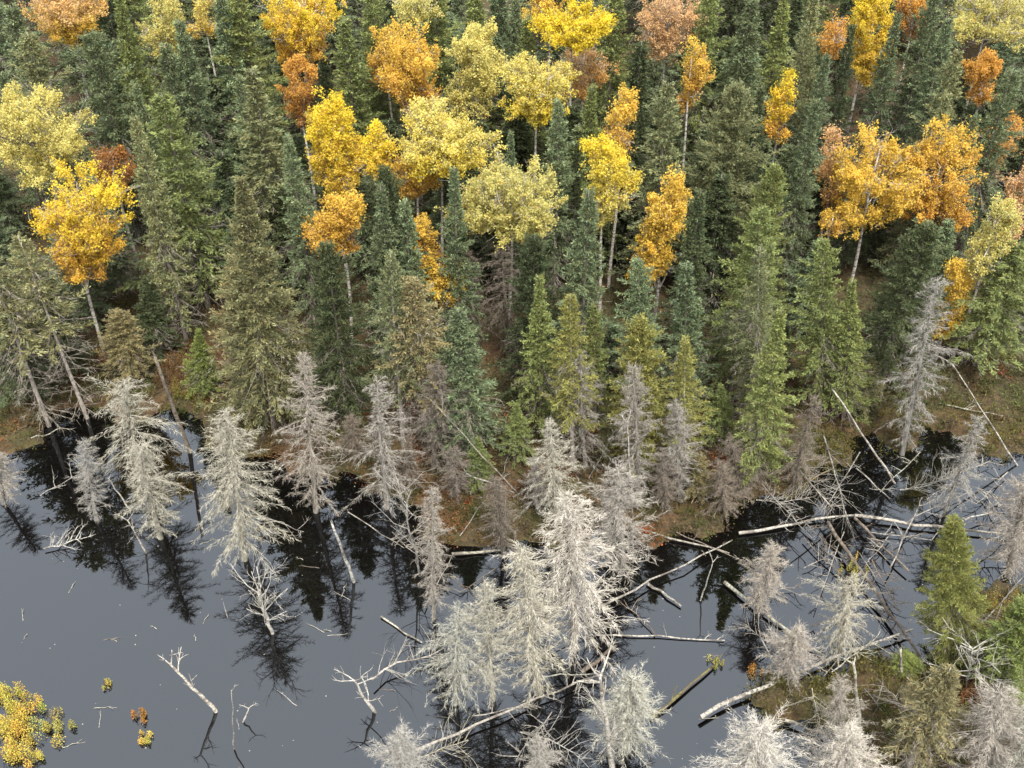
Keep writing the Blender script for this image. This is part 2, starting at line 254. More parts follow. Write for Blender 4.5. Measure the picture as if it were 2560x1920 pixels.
SNAGS = [
    (-15.19, 37.92, -0.44, 5.78, 0.17, 0, 0, 0, 'brown', 'thick broken brown pole leaning left out of the water'),
    (-6.58, 30.07, -0.55, 3.53, 0.11, 0, 0, 0, 'white', 'short white broken pole in the water left of centre'),
    (-11.06, 23.84, -1.13, 2.97, 0.13, 4, 1.0, 0.5, 'white', 'white forked snag leaning left in the open water'),
    (-9.57, 27.47, -0.19, 2.52, 0.13, 14, 1.7, 0.5, 'white', 'white bare tree fanning its branches above the open water'),
    (-5.12, 23.8, -0.59, 2.06, 0.12, 7, 1.0, 0.9, 'white', 'broken white snag with stubby branches near the bottom'),
    (3.59, 21.3, -0.76, 5.89, 0.17, 12, 1.5, 0.75, 'white', 'bright white bare snag with forked limbs at the bottom edge'),
    (17.16, 24.62, -0.46, 2.85, 0.11, 18, 2.5, 0.8, 'white', 'bare white spreading tree below the lone yellow-green conifer'),
    (5.19, 31.38, -0.82, 7.89, 0.06, 3, 0.6, 0.5, 'white', 'thin white pole in front of the feathery dead spruce'),
    (17.49, 35.88, -3.78, 5.45, 0.08, 0, 0, 0, 'white', 'thin white pole leaning left over the dark pool at right'),
    (23.49, 37.03, -4.59, 6.09, 0.07, 2, 0.5, 0.5, 'white', 'thin pole leaning left beside the right edge'),
    (-16.99, 34.18, -0.53, 2.0, 0.07, 1, 0.5, 0.6, 'white', 'short white stick leaning left in front of the small grey dead spruce'),
    (-15.63, 31.65, -0.36, 2.07, 0.08, 4, 0.9, 0.7, 'white', 'crooked white snag in the water below the crooked-topped spruce'),
    (0.18, 34.97, -3.16, 5.17, 0.06, 2, 1.2, 0.5, 'grey', 'bare leaning stem on the centre bank'),
    (3.46, 35.68, 0.99, 3.33, 0.06, 3, 1.0, 0.6, 'grey', 'thin bare stem leaning right between two dead spruces'),
    (0.17, 31.04, -0.05, 2.11, 0.15, 0, 0, 0, 'brown', 'broken brown stump behind the slender greenish dead spruce'),
    (7.74, 29.12, 0.23, 2.4, 0.06, 2, 0.6, 0.6, 'white', 'thin crooked white stick in the water right of centre'),
    (14.88, 25.25, -0.41, 1.95, 0.09, 0, 0, 0, 'white', 'short white post on the island at lower right'),
    (10.26, 25.34, -1.0, 2.36, 0.06, 0, 0, 0, 'grey', 'dark thin stick leaning left beside the mossy island'),
    (-10.08, 22.25, 0.5, 3.7, 0.05, 1, 0.4, 0.6, 'grey', 'slim upright grey stick near the bottom left'),
    (-9.96, 23.41, 0.34, 0.9, 0.07, 2, 0.6, 0.8, 'white', 'small hooked white stub beside the slim upright stick'),
    (12.67, 26.36, 0.01, 4.11, 0.1, 5, 0.8, 0.7, 'grey', 'grey leaning bare trunk through the drooping dead spruce'),
    (12.7, 22.17, -1.41, 5.39, 0.15, 2, 0.4, 0.6, 'pale', 'tall peeling pale trunk at the lower right'),
    (-0.28, 33.05, 0.01, 1.92, 0.05, 0, 0, 0, 'grey', 'thin upright stick on the moss at the centre bank'),
    (-3.85, 30.39, -0.51, 5.0, 0.08, 16, 1.9, 0.85, 'grey', 'bare forked grey tree left of the thin dead spruce'),
    (0.09, 34.92, -2.64, 1.83, 0.06, 5, 0.8, 0.6, 'white', 'low arching white dead stem on the centre bank'),
    (19.01, 23.5, -0.49, 1.4, 0.05, 3, 0.5, 0.6, 'pale', 'pale stub at the right edge near the bottom'),
]
LOGS = [
    ([(-2.56, 31.5), (-0.29, 31.72)], 0.12, 0.14, 0, 'pale', 'short pale log at the edge of the centre bank'),
    ([(9.84, 32.67), (11.69, 33.02), (13.55, 33.56), (15.13, 33.73)], 0.14, 0.13, 3, 'white', 'curved white log between the rusty bank and the fallen spruces'),
    ([(15.09, 33.65), (17.81, 33.13), (19.8, 32.78), (21.86, 32.48)], 0.22, 0.14, 4, 'grey', 'long dark grey log passing behind the lone yellow-green conifer'),
    ([(5.17, 33.04), (7.24, 32.25), (9.25, 31.51)], 0.16, 0.1, 0, 'grey', 'grey log pointing down right below the olive moss'),
    ([(3.55, 28.48), (6.32, 30.21), (9.45, 32.09)], 0.34, 0.09, 0, 'grey', 'straight thin log slanting up right beside the largest pale dead spruce'),
    ([(3.34, 27.3), (5.87, 27.22), (8.41, 27.05)], 0.07, 0.07, 2, 'white', 'level white log right of the largest pale dead spruce'),
    ([(-4.21, 21.67), (-0.88, 23.3), (1.2, 24.36), (3.23, 25.22)], 0.3, 0.11, 9, 'grey', 'longest diagonal log crossing the bottom of the pond'),
    ([(0.91, 25.17), (3.24, 25.3)], 0.36, 0.06, 0, 'pale', "thin pale log above the diagonal log's upper end"),
    ([(2.66, 25.48), (4.08, 26.71)], 0.18, 0.17, 0, 'brown', 'short thick brown log right of the close trio'),
    ([(-5.29, 28.22), (-3.55, 26.94)], 0.08, 0.08, 0, 'pale', 'short pale log floating left of the close trio'),
    ([(5.16, 23.52), (6.68, 24.78), (7.91, 25.91)], 0.15, 0.13, 2, 'moss', 'mossy log with a leafy tuft alone in the lower water'),
    ([(8.81, 29.93), (9.77, 28.78), (10.84, 27.58), (12.12, 26.28)], 0.16, 0.14, 5, 'pale', 'peeling white log slanting down right to the log crossing'),
    ([(6.97, 23.42), (8.56, 24.36), (10.32, 25.07), (13.04, 26.32), (15.88, 27.4)], 0.3, 0.15, 5, 'white', 'long bent white log reaching the lone yellow-green conifer'),
    ([(13.75, 33.06), (14.51, 30.46), (15.19, 27.97), (15.8, 25.9)], 0.42, 0.15, 26, 'brown', 'long dark fallen spruce trunk with stubs leading to the island'),
    ([(15.02, 33.41), (15.75, 31.92), (16.58, 30.41)], 0.28, 0.13, 8, 'brown', 'dark fallen trunk left of the lone yellow-green conifer'),
    ([(5.61, 29.92), (6.88, 28.71)], 0.1, 0.12, 0, 'grey', "half-sunk grey log right of the largest pale dead spruce's foot"),
    ([(-22.79, 38.56), (-21.75, 39.49)], 0.1, 0.06, 1, 'pale', 'small pale log at the left shore'),
    ([(10.06, 23.32), (11.44, 22.76)], 0.25, 0.11, 0, 'pale', "short pale log on the mossy island's lower edge"),
    ([(20.92, 40.96), (22.36, 40.43), (23.72, 40.02)], 0.4, 0.08, 3, 'pale', 'pale log lying on the right bank'),
    ([(12.61, 21.99), (13.83, 21.59)], 0.3, 0.07, 0, 'pale', 'thin pale log at the bottom right beside the white dead spruce'),
    ([(19.75, 33.2), (21.14, 33.73)], 0.4, 0.07, 0, 'white', "short white log right behind the lone conifer's tip"),
    ([(15.92, 36.74), (16.97, 34.79)], 0.08, 0.07, 2, 'grey', 'grey stick across the dark pool at right'),
    ([(7.92, 34.11), (9.01, 36.0)], 0.5, 0.04, 0, 'straw', 'straw-coloured stick on the olive moss'),
    ([(12.92, 35.05), (14.88, 36.59)], 0.45, 0.04, 0, 'straw', 'straw-coloured stick beside the dark pool'),
    ([(12.18, 37.78), (12.97, 35.67), (13.98, 33.32)], 0.9, 0.09, 46, 'grey', 'fallen grey spruce with all its twigs on the rusty bank'),
    ([(-5.3, 24.93), (-4.53, 25.75), (-3.24, 26.03), (-2.64, 26.4)], 0.45, 0.07, 22, 'white', 'white fallen treetop lying on the water left of the close trio'),
    ([(-20.04, 31.76), (-19.24, 32.03), (-18.56, 32.36)], 0.15, 0.06, 16, 'white', 'white twiggy branch floating at the left'),
    ([(14.64, 38.27), (14.53, 32.92)], 0.7, 0.07, 30, 'grey', 'twiggy grey fallen stem left of the thin leaning pole'),
    ([(17.43, 35.08), (18.58, 35.33), (20.22, 35.97)], 0.35, 0.05, 42, 'grey', 'grey twiggy fallen treetop at the foot of the leaning dead spruce'),
    ([(11.18, 26.17), (10.2, 26.74), (9.26, 27.71)], 0.25, 0.04, 30, 'pink', 'pinkish brush of fallen twigs beside the peeling white log'),
    ([(0.29, 22.8), (1.59, 22.47), (2.57, 21.59)], 0.3, 0.05, 36, 'grey', 'tangle of fallen grey branches below the longest diagonal log'),
    ([(-3.71, 21.59), (-2.87, 21.99), (-1.59, 22.47)], 0.3, 0.05, 30, 'pale', 'pale fallen brush at the bottom edge under the diagonal log'),
    ([(10.83, 34.36), (12.05, 34.24), (13.54, 34.6)], 0.45, 0.05, 36, 'grey', 'grey brush pile at the tip of the rusty bank'),
    ([(21.2, 35.0), (21.34, 33.29), (22.14, 32.59)], 0.3, 0.05, 34, 'grey', 'grey fallen brush at the right edge behind the lone conifer'),
    ([(11.27, 24.54), (11.28, 23.17), (10.96, 22.34)], 0.5, 0.04, 30, 'pale', 'pale fallen brush on the mossy island'),
    ([(14.99, 23.34), (14.39, 23.85), (13.91, 24.9)], 0.5, 0.04, 22, 'grey', 'thin grey fallen brush left of the olive-brown spruce'),
    ([(15.73, 30.4), (18.01, 34.07)], 0.5, 0.06, 4, 'grey', 'grey stem leaning on the fallen trunks'),
    ([(18.04, 26.93), (21.15, 29.97)], 0.5, 0.07, 4, 'grey', 'grey stem slanting up to the right edge'),
    ([(-2.23, 32.18), (-0.36, 36.07)], 0.5, 0.04, 2, 'grey', 'thin grey pole leaning across the moss at the centre bank'),
    ([(-3.56, 28.55), (-2.55, 31.31)], 0.2, 0.05, 3, 'grey', 'thin submerged-looking pole below the short pale log'),
    ([(7.11, 32.68), (9.48, 31.2)], 0.2, 0.05, 2, 'brown', 'thin dark stem beside the grey log below the olive moss'),
    ([(5.71, 27.24), (4.58, 29.04)], 0.1, 0.05, 3, 'brown', 'dark half-sunk stem right of the largest pale dead spruce'),
    ([(12.59, 32.33), (14.52, 28.96), (15.34, 27.16)], 0.2, 0.06, 10, 'brown', 'dark stem lying parallel left of the long dark fallen trunk'),
    ([(15.46, 32.73), (18.1, 32.26)], 0.15, 0.05, 4, 'grey', 'thin grey stem just below the long dark grey log'),
    ([(12.45, 27.71), (15.1, 29.33)], 0.25, 0.05, 5, 'grey', 'thin grey stem crossing the dark fallen trunks'),
    ([(9.64, 26.21), (12.15, 27.75)], 0.2, 0.045, 5, 'pink', 'thin pinkish stem crossing the peeling white log'),
    ([(19.56, 31.01), (22.39, 33.29)], 0.3, 0.05, 6, 'grey', 'thin grey stem right of the lone conifer'),
    ([(21.47, 34.75), (22.73, 34.26)], 0.3, 0.05, 5, 'brown', 'dark stem in the pool at the right edge'),
    ([(17.76, 33.58), (20.51, 35.05)], 0.25, 0.05, 8, 'grey', 'thin twiggy stem below the leaning dead spruce beside the dark pool'),
    ([(-1.48, 23.5), (0.75, 24.01)], 0.25, 0.045, 6, 'grey', 'thin grey stem in front of the close trio'),
    ([(-2.75, 25.55), (0.31, 26.86)], 0.6, 0.045, 8, 'pale', "thin pale stem lying across the close trio's trunks"),
    ([(0.78, 26.14), (3.19, 27.67)], 0.3, 0.045, 5, 'grey', "thin grey stem at the largest pale dead spruce's foot"),
    ([(-7.23, 33.77), (-4.6, 31.67)], 0.3, 0.05, 5, 'grey', 'thin grey stem sunk below the brownish pink dead spruce'),
    ([(-11.11, 33.67), (-9.03, 32.73)], 0.15, 0.05, 3, 'grey', 'thin grey stem in the dark water below the pinkish dead spruce'),
    ([(-21.23, 34.95), (-20.0, 36.22)], 0.1, 0.04, 4, 'grey', 'thin grey stem in the black water at the left'),
    ([(11.16, 35.01), (12.72, 31.79)], 0.8, 0.05, 12, 'grey', 'twiggy grey stem sloping off the tip of the rusty bank'),
    ([(16.16, 37.39), (13.95, 34.07)], 0.5, 0.05, 7, 'grey', 'grey stem crossing the left end of the dark pool'),
    ([(19.06, 37.6), (16.53, 35.0)], 0.3, 0.045, 8, 'pale', 'pale stem lying in the dark pool under the leaning dead spruce'),
    ([(19.45, 35.76), (22.24, 37.07)], 0.3, 0.045, 6, 'grey', 'grey stem lying across the pool beside the leaning dead spruce'),
    ([(12.47, 33.53), (14.16, 31.01)], 0.3, 0.05, 14, 'brown', "brown twiggy stem left of the long dark fallen trunk's head"),
    ([(14.36, 32.59), (12.28, 28.47)], 0.3, 0.045, 10, 'grey', 'grey twiggy stem beside the drooping dead spruce'),
    ([(15.17, 31.01), (15.62, 28.27)], 0.3, 0.05, 16, 'brown', 'dark twiggy stem between the two fallen trunks'),
    ([(16.41, 32.54), (14.71, 30.52)], 0.35, 0.045, 10, 'grey', 'short grey stem resting on the dark fallen trunk'),
    ([(12.25, 30.65), (13.79, 31.54)], 0.2, 0.04, 6, 'grey', "short grey stem left of the drooping dead spruce's olive top"),
    ([(12.21, 25.33), (14.11, 26.82)], 0.4, 0.045, 9, 'pale', 'pale twiggy stem over the bent white log'),
    ([(14.0, 27.63), (11.88, 25.18)], 0.35, 0.045, 6, 'grey', 'grey stem crossing the bent white log at its middle'),
    ([(9.54, 29.41), (11.72, 29.62)], 0.15, 0.04, 10, 'pink', "pinkish twiggy stem near the pinkish thin dead spruce's foot"),
    ([(19.72, 31.01), (21.62, 31.12)], 0.3, 0.05, 12, 'grey', 'grey twiggy stem in the dark water at the right edge'),
    ([(22.71, 36.28), (20.6, 34.26)], 0.3, 0.05, 14, 'grey', 'grey twiggy stem below the thin pole at the right edge'),
    ([(3.52, 30.65), (5.75, 31.09)], 0.2, 0.04, 14, 'grey', 'grey twiggy stem under the grey twiggy dead spruce'),
    ([(-5.2, 32.68), (-3.34, 30.44)], 0.2, 0.04, 12, 'grey', 'grey twiggy stem between the bare forked tree and the short pale log'),
    ([(-0.67, 30.7), (-2.14, 29.41)], 0.15, 0.04, 8, 'brown', 'dark twiggy stem in the black water below the short pale log'),
    ([(1.48, 23.67), (0.14, 21.7)], 0.25, 0.045, 14, 'grey', 'grey twiggy stem leaving the longest diagonal log downward'),
    ([(-8.38, 36.07), (-7.12, 37.94)], 0.5, 0.04, 6, 'grey', 'grey stem on the bank between the two pinkish dead spruces'),
    ([(14.33, 22.44), (13.28, 24.65)], 0.35, 0.06, 1, 'grey', "grey stick on the island's rusty floor"),
]
SHRUBS = [
    (-0.15, 38.74, 1.04, 1.0, 'red', 'orange-red shrub on the bank below the triangular blue-green spruce'),
    (3.55, 38.32, 0.94, 1.0, 'red', 'small orange-red shrub beside the grey dead spruce at the centre shore'),
    (9.21, 38.89, 1.52, 1.3, 'red', 'large rust-red shrub right of the slim yellow-green spruce'),
    (8.82, 36.26, 1.01, 0.8, 'red', 'low red shrub on the olive moss'),
    (-2.63, 35.65, 0.82, 0.7, 'red', 'low red shrub on the moss left of the centre bank stems'),
    (-8.65, 41.15, 0.88, 0.8, 'orange', 'orange shrub right of the pinkish grey dead spruce'),
    (-18.97, 24.25, 1.65, 0.7, 'ygold', 'yellow shrub against the left edge, top of the bottom left clump'),
    (-17.98, 23.94, 1.27, 0.6, 'ygold', 'yellow shrub in the middle of the bottom left clump'),
    (-17.02, 23.23, 1.33, 0.5, 'ylow', 'greenish yellow shrub at the right point of the bottom left clump'),
    (-18.11, 23.06, 1.76, 0.7, 'ygold', 'broadest golden shrub of the bottom left clump'),
    (-18.11, 22.0, 1.37, 0.7, 'ygold', 'orange-yellow shrub at the lower left edge of the picture'),
    (-17.28, 21.81, 0.86, 0.5, 'ygold', 'small orange-yellow shrub at the bottom edge, far left'),
    (-13.94, 23.56, 0.74, 0.4, 'orange', 'tiny orange tuft growing out of the open water'),
    (-13.41, 22.74, 0.66, 0.35, 'ygold', 'tiny yellow tuft just below the orange tuft in the water'),
    (-15.49, 25.07, 0.61, 0.3, 'ylow', 'tiny green-yellow sedge tuft in the open water'),
    (9.45, 25.5, 0.69, 0.4, 'orange', 'brown-orange tuft at the tip of the mossy island'),
    (14.24, 30.58, 1.0, 0.7, 'ylow', 'olive tuft growing on the fallen trunk'),
    (7.84, 26.05, 0.62, 0.4, 'ylow', 'leafy tuft on the end of the mossy log'),
    (14.52, 22.0, 1.72, 0.7, 'rust', 'rust-brown shrub at the bottom right below the olive-brown spruce'),
    (17.33, 24.11, 1.64, 0.9, 'rust', 'rust-brown shrub right of the olive-brown spruce'),
    (19.84, 28.42, 1.77, 0.9, 'ymat', 'olive shrub between the bare white tree and the right edge'),
    (-23.58, 40.02, 2.13, 1.0, 'dull', 'dull olive shrub at the foot of the bare leaning trunk'),
    (-17.4, 43.32, 2.23, 1.1, 'rust', 'rust shrub left of the small bright green young spruce'),
    (-20.18, 44.62, 2.27, 1.1, 'rust', 'rust-brown shrub behind the crooked-topped dead spruce'),
    (0.21, 47.66, 1.5, 1.2, 'rust', 'dark rust shrub under the brown dead spruce'),
    (-15.88, 41.86, 1.79, 0.9, 'ymat', 'olive shrub at the waterline below the small bright green young spruce'),
]
BIRCH_SHORT = ['peach birch in the top left corner', 'narrow yellow-green birch at upper left', 'small sparse yellow birch at the top', 'inverted-triangle yellow birch', 'small rust-orange birch', 'pale lemon birch at the left edge', 'bright yellow birch with white trunk', 'tall golden birch column', 'orange birch below the golden column', 'rust-brown bushy birch', 'orange-yellow birch clump', 'sparse orange birch at upper centre', 'upright lemon birch at upper centre', 'rounded lemon birch at upper centre', 'broad lemon-yellow birch', 'orange birch below the broad lemon one', 'little golden birch left of centre', 'round olive-lemon birch at centre', 'bright yellow birch at the top', 'thin orange-brown birch at the top', 'lemon birch with bare twigs', 'narrow orange birch right of centre', 'leaning orange-gold birch', 'peach half-bare birch', 'golden birch strip at the top', 'dull golden birch at the top edge', 'nearly leafless birch at the top edge', 'brilliant yellow birch column', 'brown-orange birch at upper right', 'bare-limbed birch at top right', 'small round orange birch at right', 'small yellow-orange birch at upper right', 'left golden twin birch', 'right golden twin birch', 'half-bare birch flanking the golden twins', 'yellow-green birch on the right bank', 'golden young birch by the leaning dead spruce', 'small orange-gold birch at centre', 'sparse orange birch at centre', 'little orange tuft birch at upper right', 'little golden birch below the twins', 'peach birch at the right edge', 'almost leafless birch near the right edge']
SHORE_MAIN = [(-31.28, 37.11), (-24.02, 37.65), (-22.52, 38.81), (-22.15, 40.0), (-22.26, 41.67), (-20.54, 41.21), (-19.12, 40.32), (-17.51, 40.91), (-16.66, 41.51), (-15.44, 41.36), (-14.23, 39.31), (-12.81, 37.92), (-11.07, 37.65), (-9.59, 36.45), (-8.28, 36.32), (-7.39, 36.58), (-6.33, 35.17), (-5.01, 34.5), (-3.49, 32.86), (-2.4, 31.83), (0.17, 31.76), (2.41, 31.94), (4.9, 33.1), (6.24, 32.51), (7.63, 32.51), (8.9, 32.86), (10.64, 33.93), (11.5, 34.79), (13.02, 35.17), (14.29, 36.06), (15.05, 37.38), (15.14, 38.42), (16.65, 38.97), (17.43, 37.92), (19.09, 38.14), (20.0, 39.31), (21.05, 39.31), (21.57, 37.92), (22.71, 37.65), (24.16, 38.06), (30.89, 38.75)]
SHORE_ISLE = [(28.15, 30.39), (21.22, 29.75), (19.36, 29.33), (17.88, 27.51), (15.97, 26.39), (15.53, 26.13), (14.78, 25.65), (13.49, 25.91), (11.7, 25.61), (10.43, 25.39), (9.46, 24.98), (9.12, 24.1), (10.06, 23.29), (11.19, 23.16), (11.84, 22.66), (12.58, 22.09), (12.86, 21.45), (11.6, 17.47), (22.15, 17.47)]
SHORE_MAT = [(-20.62, 25.43), (-18.65, 25.07), (-17.77, 24.71), (-16.56, 23.5), (-17.01, 22.82), (-17.38, 22.17), (-16.82, 20.91), (-18.94, 20.91)]

rng = np.random.default_rng(7)

# ------------------------------------------------------------------ materials
def new_material(name):
    m = bpy.data.materials.new(name)
    m.use_nodes = True
    nt = m.node_tree
    nt.nodes.clear()
    out = nt.nodes.new('ShaderNodeOutputMaterial')
    return m, nt, out

def node(nt, kind, **inputs):
    n = nt.nodes.new(kind)
    for k, v in inputs.items():
        n.inputs[k.replace('_', ' ')].default_value = v
    return n

def math_node(nt, op, a, b=None):
    n = nt.nodes.new('ShaderNodeMath')
    n.operation = op
    for i, v in enumerate((a, b)):
        if v is None:
            continue
        if isinstance(v, (int, float)):
            n.inputs[i].default_value = v
        else:
            nt.links.new(v, n.inputs[i])
    return n.outputs[0]

def mix_colour(nt, fac, a, b, blend='MIX'):
    n = nt.nodes.new('ShaderNodeMix')
    n.data_type = 'RGBA'
    n.blend_type = blend
    for idx, v in ((0, fac), (6, a), (7, b)):
        if isinstance(v, (int, float)):
            n.inputs[idx].default_value = v
        elif isinstance(v, tuple):
            n.inputs[idx].default_value = (*v, 1) if len(v) == 3 else v
        else:
            nt.links.new(v, n.inputs[idx])
    return n.outputs[2]

def foliage_material(name, translucency, rough, use_object_colour):
    m, nt, out = new_material(name)
    att = nt.nodes.new('ShaderNodeAttribute')
    att.attribute_name = 'tint'
    colour = att.outputs['Color']
    if use_object_colour:
        info = nt.nodes.new('ShaderNodeObjectInfo')
        colour = mix_colour(nt, 1.0, info.outputs['Color'], colour, 'MULTIPLY')
    bsdf = node(nt, 'ShaderNodeBsdfPrincipled', Roughness=rough)
    bsdf.inputs['Specular IOR Level'].default_value = 0.25
    nt.links.new(colour, bsdf.inputs['Base Color'])
    tr = nt.nodes.new('ShaderNodeBsdfTranslucent')
    nt.links.new(colour, tr.inputs['Color'])
    mx = nt.nodes.new('ShaderNodeMixShader')
    mx.inputs[0].default_value = translucency
    nt.links.new(bsdf.outputs[0], mx.inputs[1])
    nt.links.new(tr.outputs[0], mx.inputs[2])
    nt.links.new(mx.outputs[0], out.inputs['Surface'])
    return m

def wood_material(name, dark, scale, stretch, rough=0.85, patches=False):
    """Object colour broken up by streaks along the stem."""
    m, nt, out = new_material(name)
    tc = nt.nodes.new('ShaderNodeTexCoord')
    mp = nt.nodes.new('ShaderNodeMapping')
    mp.inputs['Scale'].default_value = stretch
    nt.links.new(tc.outputs['Object'], mp.inputs['Vector'])
    nz = node(nt, 'ShaderNodeTexNoise', Scale=scale, Detail=4.0, Roughness=0.65)
    nt.links.new(mp.outputs[0], nz.inputs['Vector'])
    rp = nt.nodes.new('ShaderNodeValToRGB')
    rp.color_ramp.elements[0].position = 0.36
    rp.color_ramp.elements[0].color = (*dark, 1)
    rp.color_ramp.elements[1].position = 0.56
    rp.color_ramp.elements[1].color = (1.05, 1.03, 1.0, 1)
    nt.links.new(nz.outputs['Fac'], rp.inputs['Fac'])
    info = nt.nodes.new('ShaderNodeObjectInfo')
    c = mix_colour(nt, 1.0, info.outputs['Color'], rp.outputs['Color'], 'MULTIPLY')
    if patches:
        geo = nt.nodes.new('ShaderNodeNewGeometry')
        pz = node(nt, 'ShaderNodeTexNoise', Scale=1.3, Detail=4.0, Roughness=0.7)
        nt.links.new(geo.outputs['Position'], pz.inputs['Vector'])
        pr = nt.nodes.new('ShaderNodeValToRGB')
        pr.color_ramp.elements[0].position = 0.50
        pr.color_ramp.elements[0].color = (0, 0, 0, 1)
        pr.color_ramp.elements[1].position = 0.57
        pr.color_ramp.elements[1].color = (1, 1, 1, 1)
        nt.links.new(pz.outputs['Fac'], pr.inputs['Fac'])
        c = mix_colour(nt, math_node(nt, 'MULTIPLY', pr.outputs['Color'], 0.75), c, (0.060, 0.050, 0.040))
    bsdf = node(nt, 'ShaderNodeBsdfPrincipled', Roughness=rough)
    bsdf.inputs['Specular IOR Level'].default_value = 0.2
    nt.links.new(c, bsdf.inputs['Base Color'])
    bp = node(nt, 'ShaderNodeBump', Strength=0.5, Distance=0.02)
    nt.links.new(nz.outputs['Fac'], bp.inputs['Height'])
    nt.links.new(bp.outputs[0], bsdf.inputs['Normal'])
    nt.links.new(bsdf.outputs[0], out.inputs['Surface'])
    return m

def ground_material():
    m, nt, out = new_material('peat_and_moss')
    tc = nt.nodes.new('ShaderNodeTexCoord')
    n1 = node(nt, 'ShaderNodeTexNoise', Scale=0.35, Detail=5.0, Roughness=0.6)
    n2 = node(nt, 'ShaderNodeTexNoise', Scale=3.5, Detail=6.0, Roughness=0.7)
    for n in (n1, n2):
        nt.links.new(tc.outputs['Object'], n.inputs['Vector'])
    r1 = nt.nodes.new('ShaderNodeValToRGB')
    r1.color_ramp.elements[0].position = 0.38
    r1.color_ramp.elements[0].color = (0.0432, 0.0374, 0.0115, 1)
    r1.color_ramp.elements[1].position = 0.62
    r1.color_ramp.elements[1].color = (0.0612, 0.0324, 0.0130, 1)
    nt.links.new(n1.outputs['Fac'], r1.inputs['Fac'])
    r2 = nt.nodes.new('ShaderNodeValToRGB')
    r2.color_ramp.elements[0].position = 0.35
    r2.color_ramp.elements[0].color = (0.4, 0.4, 0.4, 1)
    r2.color_ramp.elements[1].position = 0.7
    r2.color_ramp.elements[1].color = (1.4, 1.35, 1.1, 1)
    nt.links.new(n2.outputs['Fac'], r2.inputs['Fac'])
    c = mix_colour(nt, 1.0, r1.outputs['Color'], r2.outputs['Color'], 'MULTIPLY')
    bsdf = node(nt, 'ShaderNodeBsdfPrincipled', Roughness=0.95)
    nt.links.new(c, bsdf.inputs['Base Color'])
    bp = node(nt, 'ShaderNodeBump', Strength=0.8, Distance=0.1)
    nt.links.new(n2.outputs['Fac'], bp.inputs['Height'])
    nt.links.new(bp.outputs[0], bsdf.inputs['Normal'])
    nt.links.new(bsdf.outputs[0], out.inputs['Surface'])
    return m

def water_material():
    m, nt, out = new_material('bog_water')
    tc = nt.nodes.new('ShaderNodeTexCoord')
    nz = node(nt, 'ShaderNodeTexNoise', Scale=0.9, Detail=3.0, Roughness=0.5)
    nt.links.new(tc.outputs['Object'], nz.inputs['Vector'])
    bp = node(nt, 'ShaderNodeBump', Strength=0.02, Distance=0.05)
    nt.links.new(nz.outputs['Fac'], bp.inputs['Height'])
    wp = node(nt, 'ShaderNodeTexNoise', Scale=0.12, Detail=3.0, Roughness=0.6)
    nt.links.new(tc.outputs['Object'], wp.inputs['Vector'])
    wr = nt.nodes.new('ShaderNodeMapRange')
    for q, v in enumerate((0.42, 0.70, 0.004, 0.035)):
        wr.inputs[q + 1].default_value = v
    nt.links.new(wp.outputs['Fac'], wr.inputs[0])
    body = node(nt, 'ShaderNodeBsdfDiffuse', Color=(0.0020, 0.0017, 0.0015, 1))
    gl = node(nt, 'ShaderNodeBsdfGlossy', Color=(0.82, 0.905, 1.0, 1), Roughness=0.02)
    fr = node(nt, 'ShaderNodeFresnel', IOR=WATER_IOR)
    nt.links.new(wr.outputs[0], gl.inputs['Roughness'])
    for n in (gl, fr):
        nt.links.new(bp.outputs[0], n.inputs['Normal'])
    mx = nt.nodes.new('ShaderNodeMixShader')
    nt.links.new(fr.outputs[0], mx.inputs[0])
    nt.links.new(body.outputs[0], mx.inputs[1])
    nt.links.new(gl.outputs[0], mx.inputs[2])
    nt.links.new(mx.outputs[0], out.inputs['Surface'])
    return m

WATER_IOR = 1.77
M_NEEDLE = foliage_material('conifer_needles', 0.32, 0.7, True)
M_LEAF = foliage_material('autumn_leaves', 0.45, 0.6, False)
M_COVER = foliage_material('bog_plants', 0.2, 0.85, False)
M_BARK = wood_material('spruce_bark', (0.45, 0.42, 0.4), 3.0, (3, 3, 1))
M_BIRCH = wood_material('birch_bark', (0.16, 0.14, 0.12), 2.2, (1.2, 1.2, 4))
M_DEAD = wood_material('weathered_wood', (0.38, 0.35, 0.32), 2.5, (4, 4, 1))
M_LOG = wood_material('peeling_log', (0.35, 0.32, 0.29), 3.0, (3, 3, 3), patches=True)
M_GROUND = ground_material()
M_WATER = water_material()

NEEDLE = {'dk': (0.0600, 0.0750, 0.0330),
          'bl': (0.1230, 0.1520, 0.0760),
          'gn': (0.1480, 0.1700, 0.0560),
          'pg': (0.1620, 0.1730, 0.0800),
          'yg': (0.1750, 0.1736, 0.0504),
          'ol': (0.1645, 0.1435, 0.0686),
          'lg': (0.1260, 0.1540, 0.0420),
          'sg': (0.1575, 0.1540, 0.0700),
          'bright': (0.1834, 0.1876, 0.0504)}
LEAF = {'lemon': (0.5150, 0.4600, 0.1400),
          'lime': (0.4200, 0.3885, 0.1260),
          'yellow': (0.5900, 0.4600, 0.0350),
          'gold': (0.5750, 0.3950, 0.0620),
          'orange': (0.5000, 0.2700, 0.0520),
          'rust': (0.2660, 0.1190, 0.0315),
          'peach': (0.5000, 0.3150, 0.1500)}
WOOD = {'pink': (0.2400, 0.2240, 0.1960),
          'pale': (0.2800, 0.2760, 0.2300),
          'white': (0.3200, 0.3110, 0.2800),
          'grey': (0.2310, 0.2219, 0.1995),
          'brown': (0.1400, 0.1204, 0.0980),
          'moss': (0.1120, 0.0980, 0.0385),
          'straw': (0.2520, 0.2030, 0.0840)}
